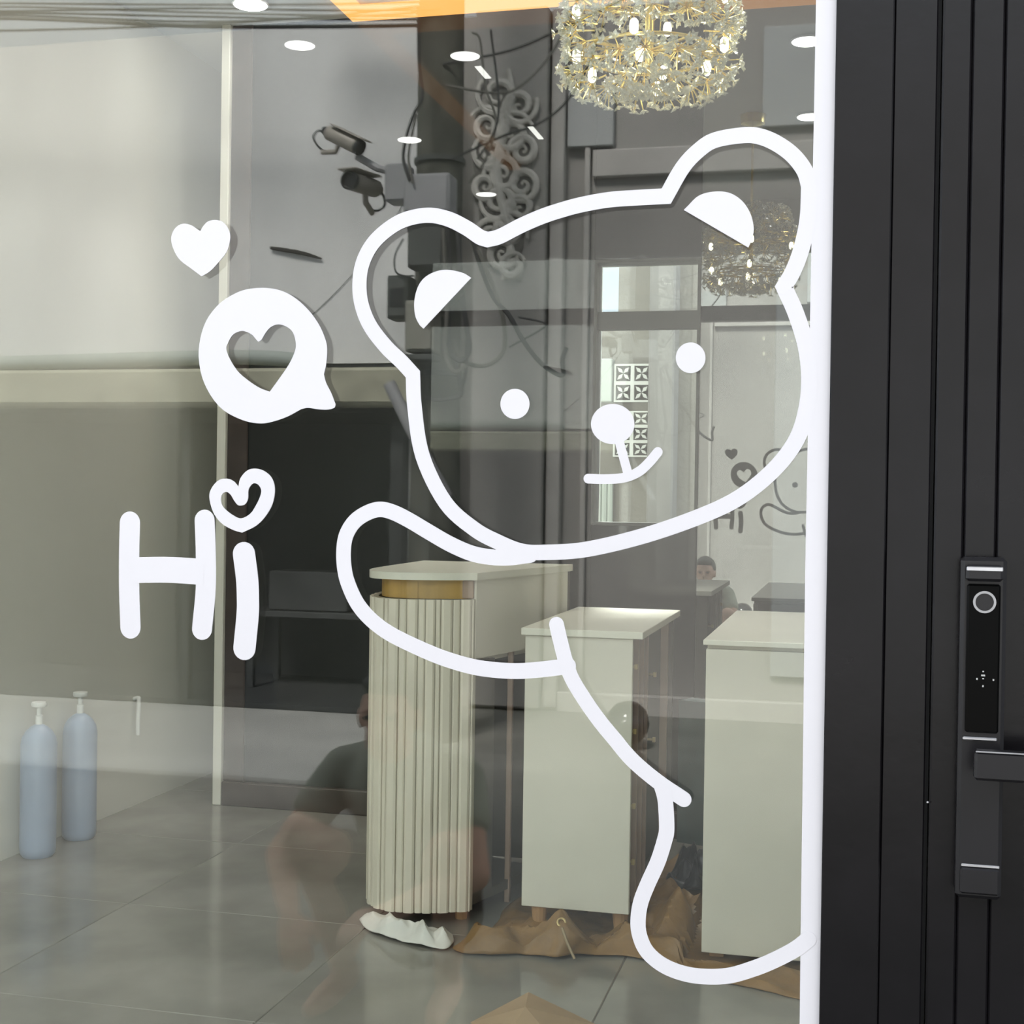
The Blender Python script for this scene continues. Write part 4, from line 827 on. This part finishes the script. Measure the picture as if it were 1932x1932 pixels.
# ------------------------------------------------------------------ squatting person reflected at the left
def capsule_chain(mb, pts, rs, n=14):
    P_ = catmull([tuple(p) for p in pts], 6); k = len(pts)-1; R_ = []
    for i in range(len(P_)):
        t = i/6; a = min(int(t), k-1); f = t-a; R_.append(rs[a]*(1-f)+rs[a+1]*f)
    mb.tube(P_, R_, n); mb.ball(P_[0], R_[0], n, 10); mb.ball(P_[-1], R_[-1], n, 10)
def remeshed(mb, name, mat, parent, voxel, smooth_it=4):
    o = mb.build(name, mat, None)
    m1 = o.modifiers.new('remesh', 'REMESH'); m1.mode = 'VOXEL'; m1.voxel_size = voxel; m1.use_smooth_shade = True
    m2 = o.modifiers.new('smooth', 'SMOOTH'); m2.iterations = smooth_it; m2.factor = .5
    dg = bpy.context.evaluated_depsgraph_get(); ev = o.evaluated_get(dg)
    me = bpy.data.meshes.new_from_object(ev); old = o.data; o.modifiers.clear(); o.data = me; bpy.data.meshes.remove(old)
    me.name = name
    if not me.materials: me.materials.append(mat)
    for p in me.polygons: p.use_smooth = True
    attach(o, parent)
    return o
def person(ox, oy):
    t = thing('person', 'person squatting in grey green shirt and dark shorts, bent forward to work', 'person', (ox, oy, -.02))
    V = lambda x, y, z: Vector((ox+x, oy+y, z-.02))
    b = MB(); sh = MB(); st = MB()
    # torso
    pel, wai, che, nec, hd = V(0, -.16, .20), V(0, -.13, .36), V(0, -.01, .56), V(.0, .065, .66), V(.0, .105, .755)
    capsule_chain(b, [pel, wai, che], [.125, .115, .135]); capsule_chain(b, [V(-.15, 0, .595), V(0, -.01, .61), V(.15, 0, .595)], [.055, .075, .055])
    capsule_chain(b, [che, nec, V(0, .085, .70)], [.08, .052, .048])
    capsule_chain(sh, [wai+Vector((0, 0, -.06)), wai, che], [.128, .130, .150]); capsule_chain(sh, [V(-.155, 0, .595), V(0, -.01, .608), V(.155, 0, .595)], [.066, .09, .066])
    capsule_chain(st, [pel+Vector((0, 0, -.02)), pel+Vector((0, .02, .10))], [.145, .138])
    # head
    b.ball(hd+Vector((0, -.01, .025)), (.075, .092, .098), 20, 14); b.ball(hd+Vector((0, .035, -.045)), (.050, .052, .058), 16, 10)
    b.ball(hd+Vector((0, .093, -.012)), (.012, .016, .018), 10, 8); b.tube([hd+Vector((0, .076, .025)), hd+Vector((0, .092, -.008))], [.009, .011], 8)
    for s in (-1, 1):
        b.ball(hd+Vector((s*.077, -.005, .0)), (.010, .020, .030), 10, 8)
        b.ball(hd+Vector((s*.030, .072, .026)), (.024, .012, .008), 10, 6)
    b.tube([hd+Vector((-.022, .078, -.050)), hd+Vector((0, .086, -.048)), hd+Vector((.022, .078, -.050))], [.005, .007, .005], 8)
    hair = MB(); hair.ball(hd+Vector((0, -.026, .045)), (.084, .092, .092), 20, 14)
    hair.ball(hd+Vector((0, .035, .092)), (.062, .050, .032), 14, 8)
    for s, (kx, ky, kz), (fx, fy), elb, wri in ((-1, (-.20, .20, .46), (-.15, .02), V(-.27, .16, .40), V(-.17, .33, .30)), (1, (.19, .21, .45), (.14, .03), V(.25, .17, .39), V(.09, .36, .34))):
        hip = V(s*.085, -.14, .20); knee = V(kx, ky, kz); ank = V(fx, fy, .085)
        capsule_chain(b, [hip, (hip+knee)/2+Vector((0, 0, .02)), knee], [.088, .075, .055])
        capsule_chain(b, [knee, knee*.62+ank*.38+Vector((0, -.035, 0)), ank], [.054, .052, .034])
        capsule_chain(b, [ank, V(fx, fy-.03, .045), V(fx+s*.01, fy+.10, .030), V(fx+s*.02, fy+.17, .024)], [.034, .036, .034, .022])
        capsule_chain(st, [hip, hip*.45+knee*.55+Vector((0, 0, .02))], [.105, .088])
        shd = V(s*.165, .0, .59)
        capsule_chain(b, [shd, elb], [.048, .038]); capsule_chain(b, [elb, elb*.6+wri*.4, wri], [.038, .036, .024])
        capsule_chain(sh, [shd, shd*.55+elb*.45], [.062, .060])
        # hand: palm, four fingers, thumb, curled
        fd = (wri-elb).normalized(); side = Vector((1, 0, 0)); side = (side-fd*side.dot(fd)).normalized(); dn = fd.cross(side); 
        if dn.z > 0: dn = -dn
        pc = wri+fd*.045; capsule_chain(b, [wri, wri+fd*.02], [.024, .026])
        for q in range(4):
            o_ = side*(-.027+.018*q); ln = (.060, .072, .068, .052)[q]
            capsule_chain(b, [wri+fd*.015+o_*.7, wri+fd*.075+o_], [.013, .0115], 10)
            capsule_chain(b, [wri+fd*.075+o_, wri+fd*(.075+ln*.55)+o_*1.15+dn*.018, wri+fd*(.075+ln*.72)+o_*1.15+dn*(.03+ln*.35)], [.0105, .0095, .0075], 10)
        th = wri+fd*.025-side*(s*.022)
        capsule_chain(b, [th, th+fd*.025-side*(s*.028)+dn*.008, th+fd*.055-side*(s*.030)+dn*.025], [.014, .0115, .009], 10)
    remeshed(b, 'body', M['skin'], t, .0062); remeshed(sh, 'shirt', M['shirt'], t, .012, 6); remeshed(st, 'shorts', M['shorts'], t, .012, 6); remeshed(hair, 'hair', M['hair'], t, .008, 3)
    for s in (-1, 1):
        MB().ball((ox+s*.030, oy+.105+.083, .755-.02+.012), (.011, .006, .006), 10, 8).build('eye', M['cam_dark'], t, True)
    return t
person(-1.15, -1.85)
